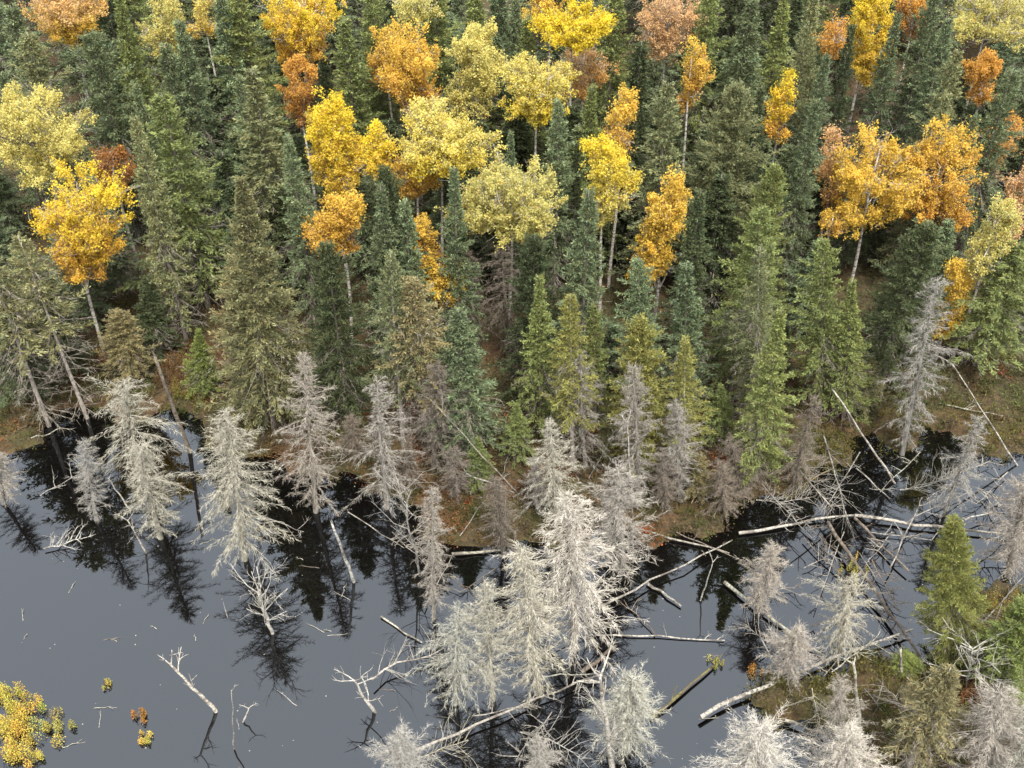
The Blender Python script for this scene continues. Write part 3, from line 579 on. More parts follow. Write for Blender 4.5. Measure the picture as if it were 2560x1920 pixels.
SHRUB_COLOUR = {'red': (0.2100, 0.0595, 0.0196),
          'orange': (0.2660, 0.1260, 0.0280),
          'ymat': (0.1540, 0.1190, 0.0245),
          'ylow': (0.2520, 0.2240, 0.0525),
          'ygold': (0.3780, 0.2940, 0.0525),
          'rust': (0.1260, 0.0595, 0.0224),
          'dull': (0.0910, 0.0735, 0.0280)}

# ------------------------------------------------------------------ mesh building
class Geo:
    """Collects loose triangles and quads (with one colour per face) and welded tubes into one mesh."""
    def __init__(self):
        self.v, self.f, self.c, self.n = [], [], [], 0
    def polys(self, P, col=None):
        """P: (n, k, 3) separate polygons of k corners."""
        P = np.asarray(P, float)
        if len(P) == 0:
            return
        n, k = P.shape[:2]
        self.v.append(P.reshape(-1, 3))
        self.f.append(np.arange(n * k).reshape(n, k) + self.n)
        self.c.append(np.ones((n, 3)) if col is None else np.broadcast_to(col, (n, 3)))
        self.n += n * k
    def tube(self, pts, rad, sides=6, col=(1, 1, 1)):
        pts = np.asarray(pts, float)
        rad = np.asarray(rad, float)
        d = np.gradient(pts, axis=0)
        d /= np.linalg.norm(d, axis=1)[:, None] + 1e-9
        ref = np.array([0.0, 0.0, 1.0]) if abs(d[:, 2]).mean() < 0.8 else np.array([1.0, 0.0, 0.0])
        a = np.cross(d, ref)
        a /= np.linalg.norm(a, axis=1)[:, None] + 1e-9
        b = np.cross(d, a)
        th = np.linspace(0, 2 * np.pi, sides, endpoint=False)
        ring = pts[:, None] + rad[:, None, None] * (np.cos(th)[None, :, None] * a[:, None] + np.sin(th)[None, :, None] * b[:, None])
        k = len(pts)
        idx = np.arange(k * sides).reshape(k, sides)
        q = np.stack([idx[:-1], np.roll(idx[:-1], -1, 1), np.roll(idx[1:], -1, 1), idx[1:]], -1).reshape(-1, 4)
        self.v.append(ring.reshape(-1, 3))
        self.f.append(q + self.n)
        self.c.append(np.broadcast_to(col, (len(q), 3)))
        cap = np.array([idx[-1]])
        if sides == 4:
            self.f.append(cap + self.n)
            self.c.append(np.broadcast_to(col, (1, 3)))
        elif sides > 4:                                     # end cap as a fan of quads and triangles
            for t in range(1, sides - 1):
                self.f.append(np.array([[idx[-1, 0], idx[-1, t], idx[-1, t + 1]]]) + self.n)
                self.c.append(np.broadcast_to(col, (1, 3)))
        self.n += k * sides
    def mesh(self, name, material, smooth=False):
        me = bpy.data.meshes.new(name)
        V = np.concatenate(self.v)
        totals = np.concatenate([np.full(len(f), f.shape[1]) for f in self.f])
        loops = np.concatenate([f.reshape(-1) for f in self.f])
        me.vertices.add(len(V))
        me.vertices.foreach_set('co', V.astype(np.float32).ravel())
        me.loops.add(len(loops))
        me.loops.foreach_set('vertex_index', loops.astype(np.int32))
        me.polygons.add(len(totals))
        me.polygons.foreach_set('loop_start', np.concatenate([[0], np.cumsum(totals)[:-1]]).astype(np.int32))
        me.polygons.foreach_set('loop_total', totals.astype(np.int32))
        at = me.attributes.new('tint', 'FLOAT_COLOR', 'FACE')
        c = np.concatenate(self.c)
        at.data.foreach_set('color', np.concatenate([c, np.ones((len(c), 1))], 1).astype(np.float32).ravel())
        me.materials.append(material)
        me.update(calc_edges=True)
        if smooth:
            me.polygons.foreach_set('use_smooth', np.ones(len(totals), bool))
        return me

def unit(v):
    return v / (np.linalg.norm(v, axis=-1, keepdims=True) + 1e-9)

def kites(start, direction, length, width, g, col=None, mid=0.45, flat=0.0):
    """One kite-shaped blade per row; flat = 1 keeps the blades level, 0 rolls them freely."""
    n = len(start)
    roll = g.normal(size=(n, 3))
    roll[:, 2] *= 1 - flat
    up = np.tile([0.0, 0.0, 1.0], (n, 1)) * (1 if flat else 0)
    side = np.cross(direction, roll * (1 - flat * 0.6) + up * flat * 2)
    side = unit(side) * (np.asarray(width) * 0.5)[:, None]
    L = np.asarray(length)[:, None]
    m = start + direction * L * mid
    return np.stack([start, m + side, start + direction * L, m - side], 1)

def slivers(start, direction, length, width, g):
    side = unit(np.cross(direction, g.normal(size=(len(start), 3)))) * (np.asarray(width) * 0.5)[:, None]
    return np.stack([start - side, start + side, start + direction * np.asarray(length)[:, None]], 1)

def add_object(name, mesh, parent=None, colour=None):
    o = bpy.data.objects.new(name, mesh)
    COL.objects.link(o)
    if parent is not None:
        o.parent = parent
    if colour is not None:
        o.color = (*colour, 1)
    return o

def root(name, loc, label, category, group=None, rot=(0, 0, 0), scale=(1, 1, 1)):
    o = bpy.data.objects.new(name, None)
    o.empty_display_size = 0.3
    COL.objects.link(o)
    o.location, o.rotation_euler, o.scale = loc, rot, scale
    o['label'], o['category'] = label, category
    if group:
        o['group'] = group
    return o

def vary(colour, g, amount):
    """The same colour a little lighter or darker, with a trace of warm or cool."""
    k, w = g.uniform(1 - amount, 1 + amount), g.uniform(-0.03, 0.03)
    return [colour[0] * k * (1 + w), colour[1] * k, colour[2] * k * (1 - w)]

def lean_rotation(lean, height, spin, g_lean=0.0):
    """Spin about the stem, then tip sideways by the measured lean."""
    from mathutils import Matrix
    a = math.atan2(lean, height)
    return (Matrix.Rotation(a, 3, 'Y') @ Matrix.Rotation(g_lean, 3, 'X') @ Matrix.Rotation(spin, 3, 'Z')).to_euler()

# ------------------------------------------------------------------ terrain
def inside(px, py, poly):
    res = np.zeros(px.shape, bool)
    n = len(poly)
    for i in range(n):
        (x1, y1), (x2, y2) = poly[i], poly[(i + 1) % n]
        cond = ((y1 > py) != (y2 > py)) & (px < (x2 - x1) * (py - y1) / (y2 - y1 + 1e-12) + x1)
        res ^= cond
    return res

def dist(px, py, poly):
    d = np.full(px.shape, 1e9)
    n = len(poly)
    for i in range(n):
        (x1, y1), (x2, y2) = poly[i], poly[(i + 1) % n]
        dx, dy = x2 - x1, y2 - y1
        t = np.clip(((px - x1) * dx + (py - y1) * dy) / (dx * dx + dy * dy + 1e-12), 0, 1)
        d = np.minimum(d, np.hypot(px - x1 - t * dx, py - y1 - t * dy))
    return d

LATTICE = np.random.default_rng(3).random((64, 64))
def noise2(x, y, s):
    x, y = np.asarray(x) * s, np.asarray(y) * s
    xi, yi = np.floor(x).astype(int), np.floor(y).astype(int)
    fx, fy = x - xi, y - yi
    fx, fy = fx * fx * (3 - 2 * fx), fy * fy * (3 - 2 * fy)
    g = lambda a, b: LATTICE[a % 64, b % 64]
    return (g(xi, yi) * (1 - fx) + g(xi + 1, yi) * fx) * (1 - fy) + (g(xi, yi + 1) * (1 - fx) + g(xi + 1, yi + 1) * fx) * fy

FAR = 900
LAND = [SHORE_MAIN + [(FAR, SHORE_MAIN[-1][1]), (FAR, FAR), (-FAR, FAR), (-FAR, SHORE_MAIN[0][1])], SHORE_ISLE]
def shore_distance(x, y):
    """Positive on land, negative in water; wobbled so that the waterline is ragged."""
    sd = np.full(np.shape(x), -1e9)
    for p in LAND:
        d = dist(x, y, p)
        sd = np.maximum(sd, np.where(inside(x, y, p), d, -d))
    return sd + (noise2(x, y, 0.7) - 0.5) * 1.7 + (noise2(x, y, 2.3) - 0.5) * 1.0

def ground_z(x, y):
    x, y = np.asarray(x, float), np.asarray(y, float)
    sd = shore_distance(x, y)
    z = np.where(sd > 0, 0.30 * (1 - np.exp(-sd * 1.2)) + 0.02, np.maximum(sd * 0.5, -1.2) - 0.02)
    return z + np.clip(sd, 0, 1) * ((noise2(x, y, 1.1) - 0.4) * 0.45 + (noise2(x, y, 0.3) - 0.5) * 0.3)

def axis(lo, hi, step, far):
    core = np.arange(lo, hi + step, step)
    out = np.geomspace(step * 2, far, 16)
    return np.concatenate([lo - out[::-1], core, hi + out])

def build_terrain():
    xs, ys = axis(-46, 46, 0.3, 2000), axis(14, 100, 0.3, 2000)
    X, Y = np.meshgrid(xs, ys, indexing='ij')
    Z = ground_z(X, Y)
    V = np.stack([X, Y, Z], -1).reshape(-1, 3)
    idx = np.arange(len(V)).reshape(X.shape)
    q = np.stack([idx[:-1, :-1], idx[1:, :-1], idx[1:, 1:], idx[:-1, 1:]], -1).reshape(-1, 4)
    g = Geo()
    g.v, g.f, g.c, g.n = [V], [q], [np.ones((len(q), 3))], len(V)
    o = add_object('ground', g.mesh('ground', M_GROUND, True))
    o['kind'] = 'structure'
    o['label'] = 'mossy brown forest floor and bog bank'
    w = Geo()
    s = 2000.0
    w.polys([[(-s, -s, 0), (s, -s, 0), (s, s, 0), (-s, s, 0)]])
    o = add_object('water', w.mesh('water', M_WATER))
    o['kind'] = 'structure'
    o['label'] = 'still dark bog water mirroring grey sky'

build_terrain()

# ------------------------------------------------------------------ conifers
SPRUCE_VARIANTS = [   # height, crown radius, crown start, profile power, branches, club top, raggedness
    dict(h=12, r=1.25, z0=.12, p=.84, n=230, club=0.0, rag=.26),
    dict(h=12, r=1.45, z0=.12, p=.86, n=250, club=0.0, rag=.30),
    dict(h=10, r=1.40, z0=.10, p=.75, n=210, club=.15, rag=.28),
    dict(h=12, r=1.85, z0=.08, p=.98, n=280, club=0.0, rag=.26),
    dict(h=11, r=2.05, z0=.10, p=.62, n=290, club=.10, rag=.32),
    dict(h=12, r=1.40, z0=.12, p=.86, n=250, club=.05, rag=.25),
    dict(h=12, r=1.75, z0=.12, p=.82, n=250, club=.15, rag=.42),
    dict(h=12, r=1.65, z0=.42, p=.70, n=170, club=.05, rag=.45),
    dict(h=11, r=1.50, z0=.30, p=.85, n=200, club=.08, rag=.36, fine=.75),
    dict(h=9.5, r=1.75, z0=.05, p=.62, n=330, club=.0, rag=.20, fine=.55),
]
N_BASE = len(SPRUCE_VARIANTS)
SPRUCE_VARIANTS += [dict(h=13.5, r=2.55, z0=.10, p=.98, n=370, club=0, rag=.30), dict(h=12.5, r=3.1, z0=.10, p=.66, n=430, club=.04, rag=.32),
                    dict(h=12, r=1.45, z0=.45, p=.75, n=85, club=.0, rag=.5)]
N_BASE = len(SPRUCE_VARIANTS)
SPRUCE_VARIANTS += [dict(v, n=int(v['n'] * 0.9), rag=v['rag'] * 1.15, p=v['p'] * 0.94) for v in SPRUCE_VARIANTS[:9]]

def stem_points(h, bend, g, k=9, z_low=-0.6):
    z = np.linspace(z_low, h, k)
    t = np.clip(z / h, 0, 1)
    ph = g.uniform(0, 6.28)
    off = bend * np.sin(t * np.pi) * (0.6 + 0.4 * np.sin(t * 5 + ph))
    return np.stack([off * math.cos(ph), off * math.sin(ph), z], 1), t

def branch_set(g, n, h, z0, R, p, club, rag, top_elev, low_elev):
    """Azimuth, height, length and elevation of n branches up one stem."""
    u = (np.arange(n) + g.uniform(0, 1, n)) / n
    z = z0 * h + (h * 0.985 - z0 * h) * u ** 0.74
    t = (h - z) / (h - z0 * h)
    prof = t ** p
    if club:
        prof = prof + club * np.exp(-((t - 0.13) / 0.07) ** 2) * 0.6
    prof = prof * np.where(t > 0.85, 1 - (t - 0.85) * 1.6, 1)
    az = np.arange(n) * 2.399963 + g.normal(0, 0.35, n)
    lump = 1 + rag * 0.9 * np.sin(3 * az + z * 1.7 + g.uniform(0, 6)) * np.sin(z * 2.3 + g.uniform(0, 6))
    L = np.maximum(R * prof * lump * (1 + rag * g.normal(0, 0.8, n)), 0.10 + 0.10 * g.random(n))
    el = np.radians(top_elev + (low_elev - top_elev) * np.clip(t * 1.5, 0, 1) + g.normal(0, 7, n))
    return az, z, L, el, t

def on_branch(az, z, L, el, s, sag):
    r = L * s * np.cos(el)
    zz = z + L * (s * np.sin(el) + sag * s * s)
    return np.stack([r * np.cos(az), r * np.sin(az), zz], 1)

def spruce_meshes(i, prm):
    g = np.random.default_rng(100 + i)
    h, R = prm['h'], prm['r']
    pts, t = stem_points(h, 0.05, g)
    trunk = Geo()
    trunk.tube(pts, 0.012 + (0.13 if prm['z0'] < 0.4 else 0.085) * (1 - t) ** 0.9, 7)
    az, z, L, el, tt = branch_set(g, prm['n'], h, prm['z0'], R, prm['p'], prm['club'], prm['rag'], 48, -14)
    sag = np.where(tt < 0.3, 0.05, 0.10)
    limb_tint = g.normal(1, 0.16, len(az)).clip(0.55, 1.5)
    fine = prm.get('fine', 1.0)
    per = (L / (0.062 * fine)).astype(int) + 5
    b = np.repeat(np.arange(len(az)), per)
    m = len(b)
    s = g.random(m) ** 0.8 * 0.95 + 0.05
    P = on_branch(az[b], z[b], L[b], el[b], s, sag[b])
    side = np.where(g.random(m) < 0.5, -1, 1)
    turn = az[b] + side * np.radians(g.uniform(15, 70, m)) * (1 - 0.35 * s)
    te = el[b] * 0.6 + np.radians(g.normal(-2, 16, m)) + 0.15 * s
    D = np.stack([np.cos(turn) * np.cos(te), np.sin(turn) * np.cos(te), np.sin(te)], 1)
    TL = (0.13 + 0.36 * L[b] * (1 - s) * g.uniform(0.5, 1, m)).clip(0.10, 0.55)
    base_tint = limb_tint[b] * g.normal(1, 0.13, m)
    fol = Geo()
    warm = g.normal(0, 0.06, m)
    col = lambda k, w: np.stack([k * (1 + w), k, k * (1 - w)], 1).clip(0.2, 2.2)
    fol.polys(kites(P, D, TL, np.full(m, 0.060 * fine), g, flat=0.35), col(base_tint, warm))
    k = 3                                                    # side shoots on each twig
    idx = np.repeat(np.arange(m), k)
    ss = g.uniform(0.25, 0.95, len(idx))
    P2 = P[idx] + D[idx] * (TL[idx] * ss)[:, None]
    D2 = unit(D[idx] + g.normal(0, 0.55, (len(idx), 3)) + np.array([0, 0, 0.10]))
    fol.polys(kites(P2, D2, g.uniform(0.09, 0.20, len(idx)) * fine ** 0.7, np.full(len(idx), 0.052 * fine), g, flat=0.2),
              col(base_tint[idx] * g.normal(1.0, 0.16, len(idx)) * np.where(g.random(len(idx)) < 0.3, 1.55, 0.95), warm[idx]))
    # grey bare twigs below and inside the lower crown
    low = Geo()
    nb = 110
    zz = g.uniform(0.06 * h, (prm['z0'] + 0.42) * h, nb)
    a2 = g.uniform(0, 6.28, nb)
    L2 = R * g.uniform(0.5, 1.12, nb)
    e2 = np.radians(g.normal(-18, 10, nb))
    S = np.stack([np.zeros(nb), np.zeros(nb), zz], 1)
    Dd = np.stack([np.cos(a2) * np.cos(e2), np.sin(a2) * np.cos(e2), np.sin(e2)], 1)
    low.polys(slivers(S, Dd, L2, np.full(nb, 0.035), g))
    idx = np.repeat(np.arange(nb), 14)
    ss = g.uniform(0.2, 1, len(idx))
    P3 = S[idx] + Dd[idx] * (L2[idx] * ss)[:, None]
    D3 = unit(Dd[idx] + g.normal(0, 0.6, (len(idx), 3)) + np.array([0, 0, -0.35]))
    low.polys(slivers(P3, D3, g.uniform(0.15, 0.45, len(idx)), np.full(len(idx), 0.020), g))
    return (trunk.mesh('spruce_trunk', M_BARK, True), fol.mesh('spruce_crown', M_NEEDLE), low.mesh('spruce_low_twigs', M_DEAD))

SPRUCE_MESHES = [spruce_meshes(i, p) for i, p in enumerate(SPRUCE_VARIANTS)]

def plant_spruce(x, y, h, lean, w, var, colour, label, group=None, k=0):
    g = random.Random(int(x * 100) + int(y * 100) * 7 + k)
    if g.random() < 0.5 and var + N_BASE < len(SPRUCE_VARIANTS):
        var += N_BASE
    prm = SPRUCE_VARIANTS[var]
    z = float(ground_z(x, y))
    z = max(z, 0.0)
    sz = (h - z) / prm['h']
    sw = w / (2 * prm['r']) * (1.25 if w < 4.6 else 1.08)
    t = root('spruce_tree', (x, y, z), label, 'tree', group or 'living spruces of the shore forest',
             lean_rotation(lean, h, g.uniform(0, 6.28), math.radians(g.gauss(0, 1.6))), (sw, sw, sz))
    tr, fo, lo = SPRUCE_MESHES[var]
    c = vary(NEEDLE[colour], g, 0.14)
    add_object('trunk', tr, t, (0.31, 0.285, 0.25) if prm['z0'] > 0.25 else (0.15, 0.13, 0.115))
    add_object('crown', fo, t, c)
    add_object('dead_twigs', lo, t, (0.19, 0.172, 0.145))
    return t

for row in SPRUCES:
    plant_spruce(*row)

# fill trees: smaller spruces standing in the gaps of the stand, each told apart by the birch it stands next to
taken = [(r[0], r[1]) for r in SPRUCES] + [(r[0], r[1]) for r in BIRCHES] + [(r[0], r[1]) for r in DEAD_SPRUCES]
g_fill = random.Random(21)
used_places = set()
def next_to(x, y):
    """The nearest free (birch, side) for a label, or None."""
    near = sorted(range(len(BIRCHES)), key=lambda i: (BIRCHES[i][0] - x) ** 2 + (BIRCHES[i][1] - y) ** 2)[:14]
    for i in near:
        dx, dy = x - BIRCHES[i][0], y - BIRCHES[i][1]
        side = ('right of' if dx > 0 else 'left of') if abs(dx) > abs(dy) else ('behind' if dy > 0 else 'in front of')
        if (i, side) not in used_places and math.hypot(dx, dy) < 26:
            used_places.add((i, side))
            return side + ' the ' + BIRCH_SHORT[i]
    return None
n_low = n_top = n_mid = 0
fill_rng = np.random.default_rng(77)
fill_y = fill_rng.uniform(42, 102, 9000)
fill_x = fill_rng.uniform(-1, 1, 9000) * (0.47 * (fill_y * 0.766 + 23) + 2)
fill_sd = shore_distance(fill_x, fill_y)
for tries in range(9000):
    x, y = float(fill_x[tries]), float(fill_y[tries])
    if fill_sd[tries] < (2.5 if y < 52 else 1.0):
        continue
    gap = 1.6 if y > 50 else 2.4
    if any((x - a) ** 2 + (y - b) ** 2 < gap * gap for a, b in taken):
        continue
    if y > 88:
        if y > 100 or n_top >= 36 or any((x - a) ** 2 + (y - b) ** 2 < 10 for a, b in taken):
            continue
        n_top += 1
        plant_spruce(x, y, g_fill.uniform(10.5, 13.5), 0, g_fill.uniform(4.0, 5.4), g_fill.choice((1, 3, 5, 6)), g_fill.choice(('bl', 'gn', 'dk')),
                     'spruce in the hindmost rows, seen only between nearer trees at the top edge', 'hindmost spruces', tries)
        taken.append((x, y))
        continue
    place = next_to(x, y)
    if place is None:
        if y < 70 or n_mid >= 34 or any((x - a) ** 2 + (y - b) ** 2 < 6.5 for a, b in taken):
            continue
        n_mid += 1
        plant_spruce(x, y, g_fill.uniform(9.5, 12.5), 0, g_fill.uniform(3.6, 4.5), g_fill.choice((1, 3, 5, 6)), g_fill.choice(('bl', 'gn', 'dk')),
                     'spruce in the hindmost rows, seen only between nearer trees at the top edge', 'hindmost spruces', tries)
        taken.append((x, y))
        continue
    if y > 78:
        plant_spruce(x, y, g_fill.uniform(10.5, 13.5), 0, g_fill.uniform(3.2, 4.6), g_fill.choice((1, 3, 5, 6)), g_fill.choice(('bl', 'gn', 'dk')),
                     'tall rear spruce of the stand, standing ' + place, 'spruces at the back of the stand', tries)
    else:
        h = g_fill.uniform(5.0, 8.5) if y > 53 else (g_fill.uniform(5.0, 8.5) if y > 46.5 else g_fill.uniform(2.0, 4.5))
        plant_spruce(x, y, h, 0, h * g_fill.uniform(0.36, 0.48), g_fill.choice((0, 1, 2, 3, 4, 6)), g_fill.choice(('dk', 'dk', 'dk', 'bl')),  # mostly the dark tone: shade of the gaps put into the needle colour
                     'shorter half-hidden spruce ' + place, 'shorter spruces in the gaps', tries)
        n_low += 1
    taken.append((x, y))

# ------------------------------------------------------------------ dead spruces
DEAD_VARIANTS = [
    dict(h=9, r=1.75, p=.72, n=195, droop=-2, sag=-.10, rag=.34),
    dict(h=8.5, r=1.95, p=.62, n=205, droop=-10, sag=-.22, rag=.36),
    dict(h=6.5, r=1.45, p=.45, n=140, droop=-14, sag=-.28, rag=.55),
    dict(h=8, r=1.02, p=.42, n=200, droop=-8, sag=-.15, rag=.45),
    dict(h=7, r=1.22, p=.52, n=175, droop=4, sag=-.04, rag=.38),
    dict(h=7, r=1.35, p=.60, n=160, droop=-6, sag=-.18, rag=.5),
]

def dead_meshes(i, prm):
    g = np.random.default_rng(300 + i)
    h = prm['h']
    pts, t = stem_points(h, 0.09, g)
    trunk = Geo()
    trunk.tube(pts, 0.012 + 0.11 * (1 - t) ** 0.9, 7)
    az, z, L, el, tt = branch_set(g, prm['n'], h, 0.07, prm['r'], prm['p'], 0, prm['rag'], 30, prm['droop'])
    cr = Geo()
    L = L * np.where(tt > 0.62, 1 - (tt - 0.62) * 1.15, 1)             # lower limbs have broken off short
    gap = np.sin(2 * az + 1.9 * z + g.uniform(0, 6)) * np.sin(1.3 * z + az + g.uniform(0, 6))
    keep = (gap > -0.62) | (g.random(len(az)) < 0.4)
    az, z, L, el, tt = az[keep], z[keep], L[keep], el[keep], tt[keep]
    L = L * np.where(g.random(len(az)) < 0.22, g.uniform(0.3, 0.7, len(az)), 1)
    sag = np.full(len(az), prm['sag'])
    for j in range(len(az)):
        s = np.array([0.0, 0.35, 0.7, 1.0])
        one = np.ones(4)
        P = on_branch(az[j] * one + np.array([0, 0.05, 0.09, 0.0]) * g.normal(), z[j] * one, L[j] * one, el[j] * one, s, sag[j])
        cr.tube(P, np.array([0.017, 0.013, 0.009, 0.004]), 3)
    per = (L / 0.040).astype(int) + 5
    b = np.repeat(np.arange(len(az)), per)
    m = len(b)
    s = g.uniform(0.12, 1, m)
    P = on_branch(az[b], z[b], L[b], el[b], s, sag[b])
    side = np.where(g.random(m) < 0.5, -1, 1)
    turn = az[b] + side * np.radians(g.uniform(8, 50, m))
    te = el[b] + 1.6 * sag[b] * s + np.radians(g.normal(-12, 15, m))
    D = np.stack([np.cos(turn) * np.cos(te), np.sin(turn) * np.cos(te), np.sin(te)], 1)
    TL = (0.10 + 0.30 * L[b] * (1.05 - s) * g.uniform(0.3, 1, m)).clip(0.08, 0.5)
    tone = g.normal(1, 0.12, m).clip(0.6, 1.3)[:, None] * np.ones(3)
    cr.polys(slivers(P, D, TL, np.full(m, 0.0165), g), tone)
    idx = np.repeat(np.arange(m), 2)[g.random(2 * m) < 0.85]
    P2 = P[idx] + D[idx] * (TL[idx] * g.uniform(0.2, 0.95, len(idx)))[:, None]
    D2 = unit(D[idx] + g.normal(0, 0.42, (len(idx), 3)) + np.array([0, 0, -0.25]))
    cr.polys(slivers(P2, D2, g.uniform(0.08, 0.22, len(idx)), np.full(len(idx), 0.0135), g), tone[idx])
    return trunk.mesh('dead_trunk', M_DEAD, True), cr.mesh('dead_crown', M_DEAD)

DEAD_MESHES = [dead_meshes(i, p) for i, p in enumerate(DEAD_VARIANTS)]

for x, y, h, lean, w, var, colour, label in DEAD_SPRUCES:
    g = random.Random(int(x * 1000 + y * 77))
    prm = DEAD_VARIANTS[var]
    z = max(float(ground_z(x, y)), 0.0)
    t = root('dead_spruce', (x, y, z), label, 'dead tree', 'dead standing spruces', lean_rotation(lean, h, g.uniform(0, 6.28)),
             (w * 1.12 / (2 * prm['r']), w * 1.12 / (2 * prm['r']), (h - z) / prm['h']))
    c = vary(WOOD[colour], g, 0.08)
    add_object('trunk', DEAD_MESHES[var][0], t, [v * 0.85 for v in c])
    add_object('crown', DEAD_MESHES[var][1], t, c)

# ------------------------------------------------------------------ birches and aspens
def build_birch(i, x, y, zc, lean, rx, rz, style, top, bottom, dens, label):
    g = np.random.default_rng(500 + i)
    zb = max(float(ground_z(x, y)), 0.0)
    t = root('birch_tree', (x, y, zb), label, 'tree', 'birches in autumn leaf')
    zc = zc - zb
    rx, rz = rx * 1.14, rz * 1.16
    # the trunk bends from the base to the crown's middle
    zt = np.linspace(-0.5, zc + rz * 0.55, 10)
    f = np.clip(zt / zc, 0, 1.3)
    ph = g.uniform(0, 6.28)
    wob = 0.10 * np.sin(f * 4 + ph)
    cx = lambda q: lean * np.minimum(q, 1.0)
    pts = np.stack([lean * f + wob, 0.10 * np.cos(f * 3.3 + ph), zt], 1)
    tr = Geo()
    tr.tube(pts, 0.022 + 0.085 * (1 - np.clip(zt / (zc + rz), 0, 1)), 7)
    bark = (0.40, 0.38, 0.34) if g.random() < 0.7 else (0.27, 0.255, 0.23)
    trunk = add_object('trunk', tr.mesh('birch_trunk', M_BIRCH, True), t, bark)
    centre = np.array([lean, 0, zc])
    # the crown is several leafy lobes of uneven size, each filled with leaf clusters
    vol = rx * rx * rz
    nlobe = int(np.clip(8 + 1.3 * vol, 9, 22))
    zf = 1 - 2 * (np.arange(nlobe) + 0.5) / nlobe                # evenly spread over the crown, then jittered
    af = np.arange(nlobe) * 2.399963 + ph
    lu = np.stack([np.sqrt(1 - zf ** 2) * np.cos(af), np.sqrt(1 - zf ** 2) * np.sin(af), zf], 1)
    lu = unit(lu + g.normal(0, 0.25, (nlobe, 3)))
    lo = lu * (g.uniform(0.40, 0.86, nlobe))[:, None]
    if style == 'tall':
        lo[:, 2] = np.linspace(-0.72, 0.74, nlobe) + g.normal(0, 0.06, nlobe)
        lo[:, :2] *= 0.8
        lo[:, 0] += 0.25 * np.sin(lo[:, 2] * 2.6 + ph)
    if style == 'fan':
        lo[:, :2] *= (0.72 + 0.42 * lo[:, 2:3] / 0.8)
        lo[:, 2] = lo[:, 2] * 0.9 + 0.06
    ls = g.uniform(0.24, 0.48, nlobe) * (1.12 if style == 'tall' else 1.0)
    n = int(np.clip(70 + 26 * vol, 80, 380))
    li = g.choice(nlobe, n, p=ls ** 2 / (ls ** 2).sum())
    u = unit(g.normal(size=(n, 3)))
    q = lo[li] + u * (ls[li] * g.random(n) ** 0.45)[:, None] * np.array([1, 1, 0.85 if style != 'tall' else 0.6])
    cl = centre + q * np.array([rx, rx, rz]) * 0.97
    # limbs from the trunk toward the crown
    nl = int(np.clip(4 + vol * 0.35, 4, 8))
    ends = []
    for k in range(nl):
        a = k * 2.4 + ph
        s0 = g.uniform(0.0, 0.75)
        zs = zc - rz * 1.0 + s0 * rz * 1.2
        ff = np.clip(zs / zc, 0, 1.3)
        st = np.array([lean * ff + 0.10 * math.sin(ff * 4 + ph), 0.10 * math.cos(ff * 3.3 + ph), zs])
        en = centre + lo[k % nlobe] * np.array([rx, rx, rz])
        a = math.atan2(en[1], en[0] - lean)
        md = st * 0.5 + en * 0.5 + np.array([math.cos(a), math.sin(a), -0.3]) * 0.12 * rx
        lg = Geo()
        lp = np.array([st, st * 0.62 + md * 0.42 - en * 0.04, md, md * 0.45 + en * 0.55, en])
        lg.tube(lp, np.array([0.042, 0.036, 0.028, 0.020, 0.009]), 5)
        for w in range(9):                                   # side shoots
            s = g.uniform(0.3, 1.0)
            b0 = st * (1 - s) ** 2 + 2 * md * s * (1 - s) + en * s * s
            d = unit((en - st) * 0.5 / max(np.linalg.norm(en - st), 0.1) + g.normal(0, 0.5, 3) + np.array([0, 0, 0.25]))
            ln = rx * g.uniform(0.25, 0.55)
            lg.tube(np.array([b0, b0 + d * ln * 0.5 + g.normal(0, 0.03, 3), b0 + d * ln]), np.array([0.015, 0.010, 0.004]), 3)
            for _ in range(4):
                b1 = b0 + d * ln * g.uniform(0.3, 1)
                d1 = unit(d + g.normal(0, 0.6, 3))
                lg.tube(np.array([b1, b1 + d1 * ln * 0.45]), np.array([0.008, 0.003]), 3)
        add_object('limb', lg.mesh('birch_limb', M_BIRCH, True), trunk, [v * 0.95 for v in bark])
    # leafy twigs pointing out and up from each cluster
    tw_n = n * 3
    ti = np.repeat(np.arange(n), 3)
    outward = unit(cl[ti] - (centre - np.array([0, 0, rz * 0.6])))
    TD = unit(outward + g.normal(0, 0.45, (tw_n, 3)) + np.array([0, 0, 0.12]))
    TLn = g.uniform(0.30, 0.75, tw_n) * (0.75 + 0.14 * rx)
    TS = cl[ti] + g.normal(0, 0.13, (tw_n, 3)) - TD * (TLn * 0.55)[:, None]
    tg = Geo()
    tg.polys(slivers(TS, TD, TLn, np.full(tw_n, 0.016), g))
    add_object('twigs', tg.mesh('birch_twigs', M_BIRCH), trunk, [v * 0.8 for v in bark])
    area = math.pi * rx * max(rx, rz)
    want = int(np.clip(area * 1450 * dens, 550, 30000))
    wgt = g.gamma(1.1, 1, tw_n) * g.gamma(2.0, 1, n)[ti]
    wgt /= wgt.sum()
    b = g.choice(tw_n, want, p=wgt)
    sl = g.random(want) ** 0.8
    P = TS[b] + TD[b] * (TLn[b] * sl)[:, None] + g.normal(0, 1, (want, 3)).clip(-1.8, 1.8) * 0.085
    hgt = ((P[:, 2] - zc) / rz * 0.5 + 0.5).clip(0, 1)
    ct, cb = np.array(LEAF[top]), np.array(LEAF[bottom])
    mixf = np.clip(1.25 * (1 - hgt) - 0.15 + g.normal(0, 0.16, want) + g.normal(0, 0.20, n)[ti][b], 0, 1)[:, None]
    C = ct * (1 - mixf) + cb * mixf
    C = C * (g.normal(1, 0.09, want) * g.normal(1, 0.10, n)[ti][b]).clip(0.6, 1.3)[:, None]
    C = np.where(g.random(want)[:, None] < 0.03, np.array(LEAF['orange']), C)
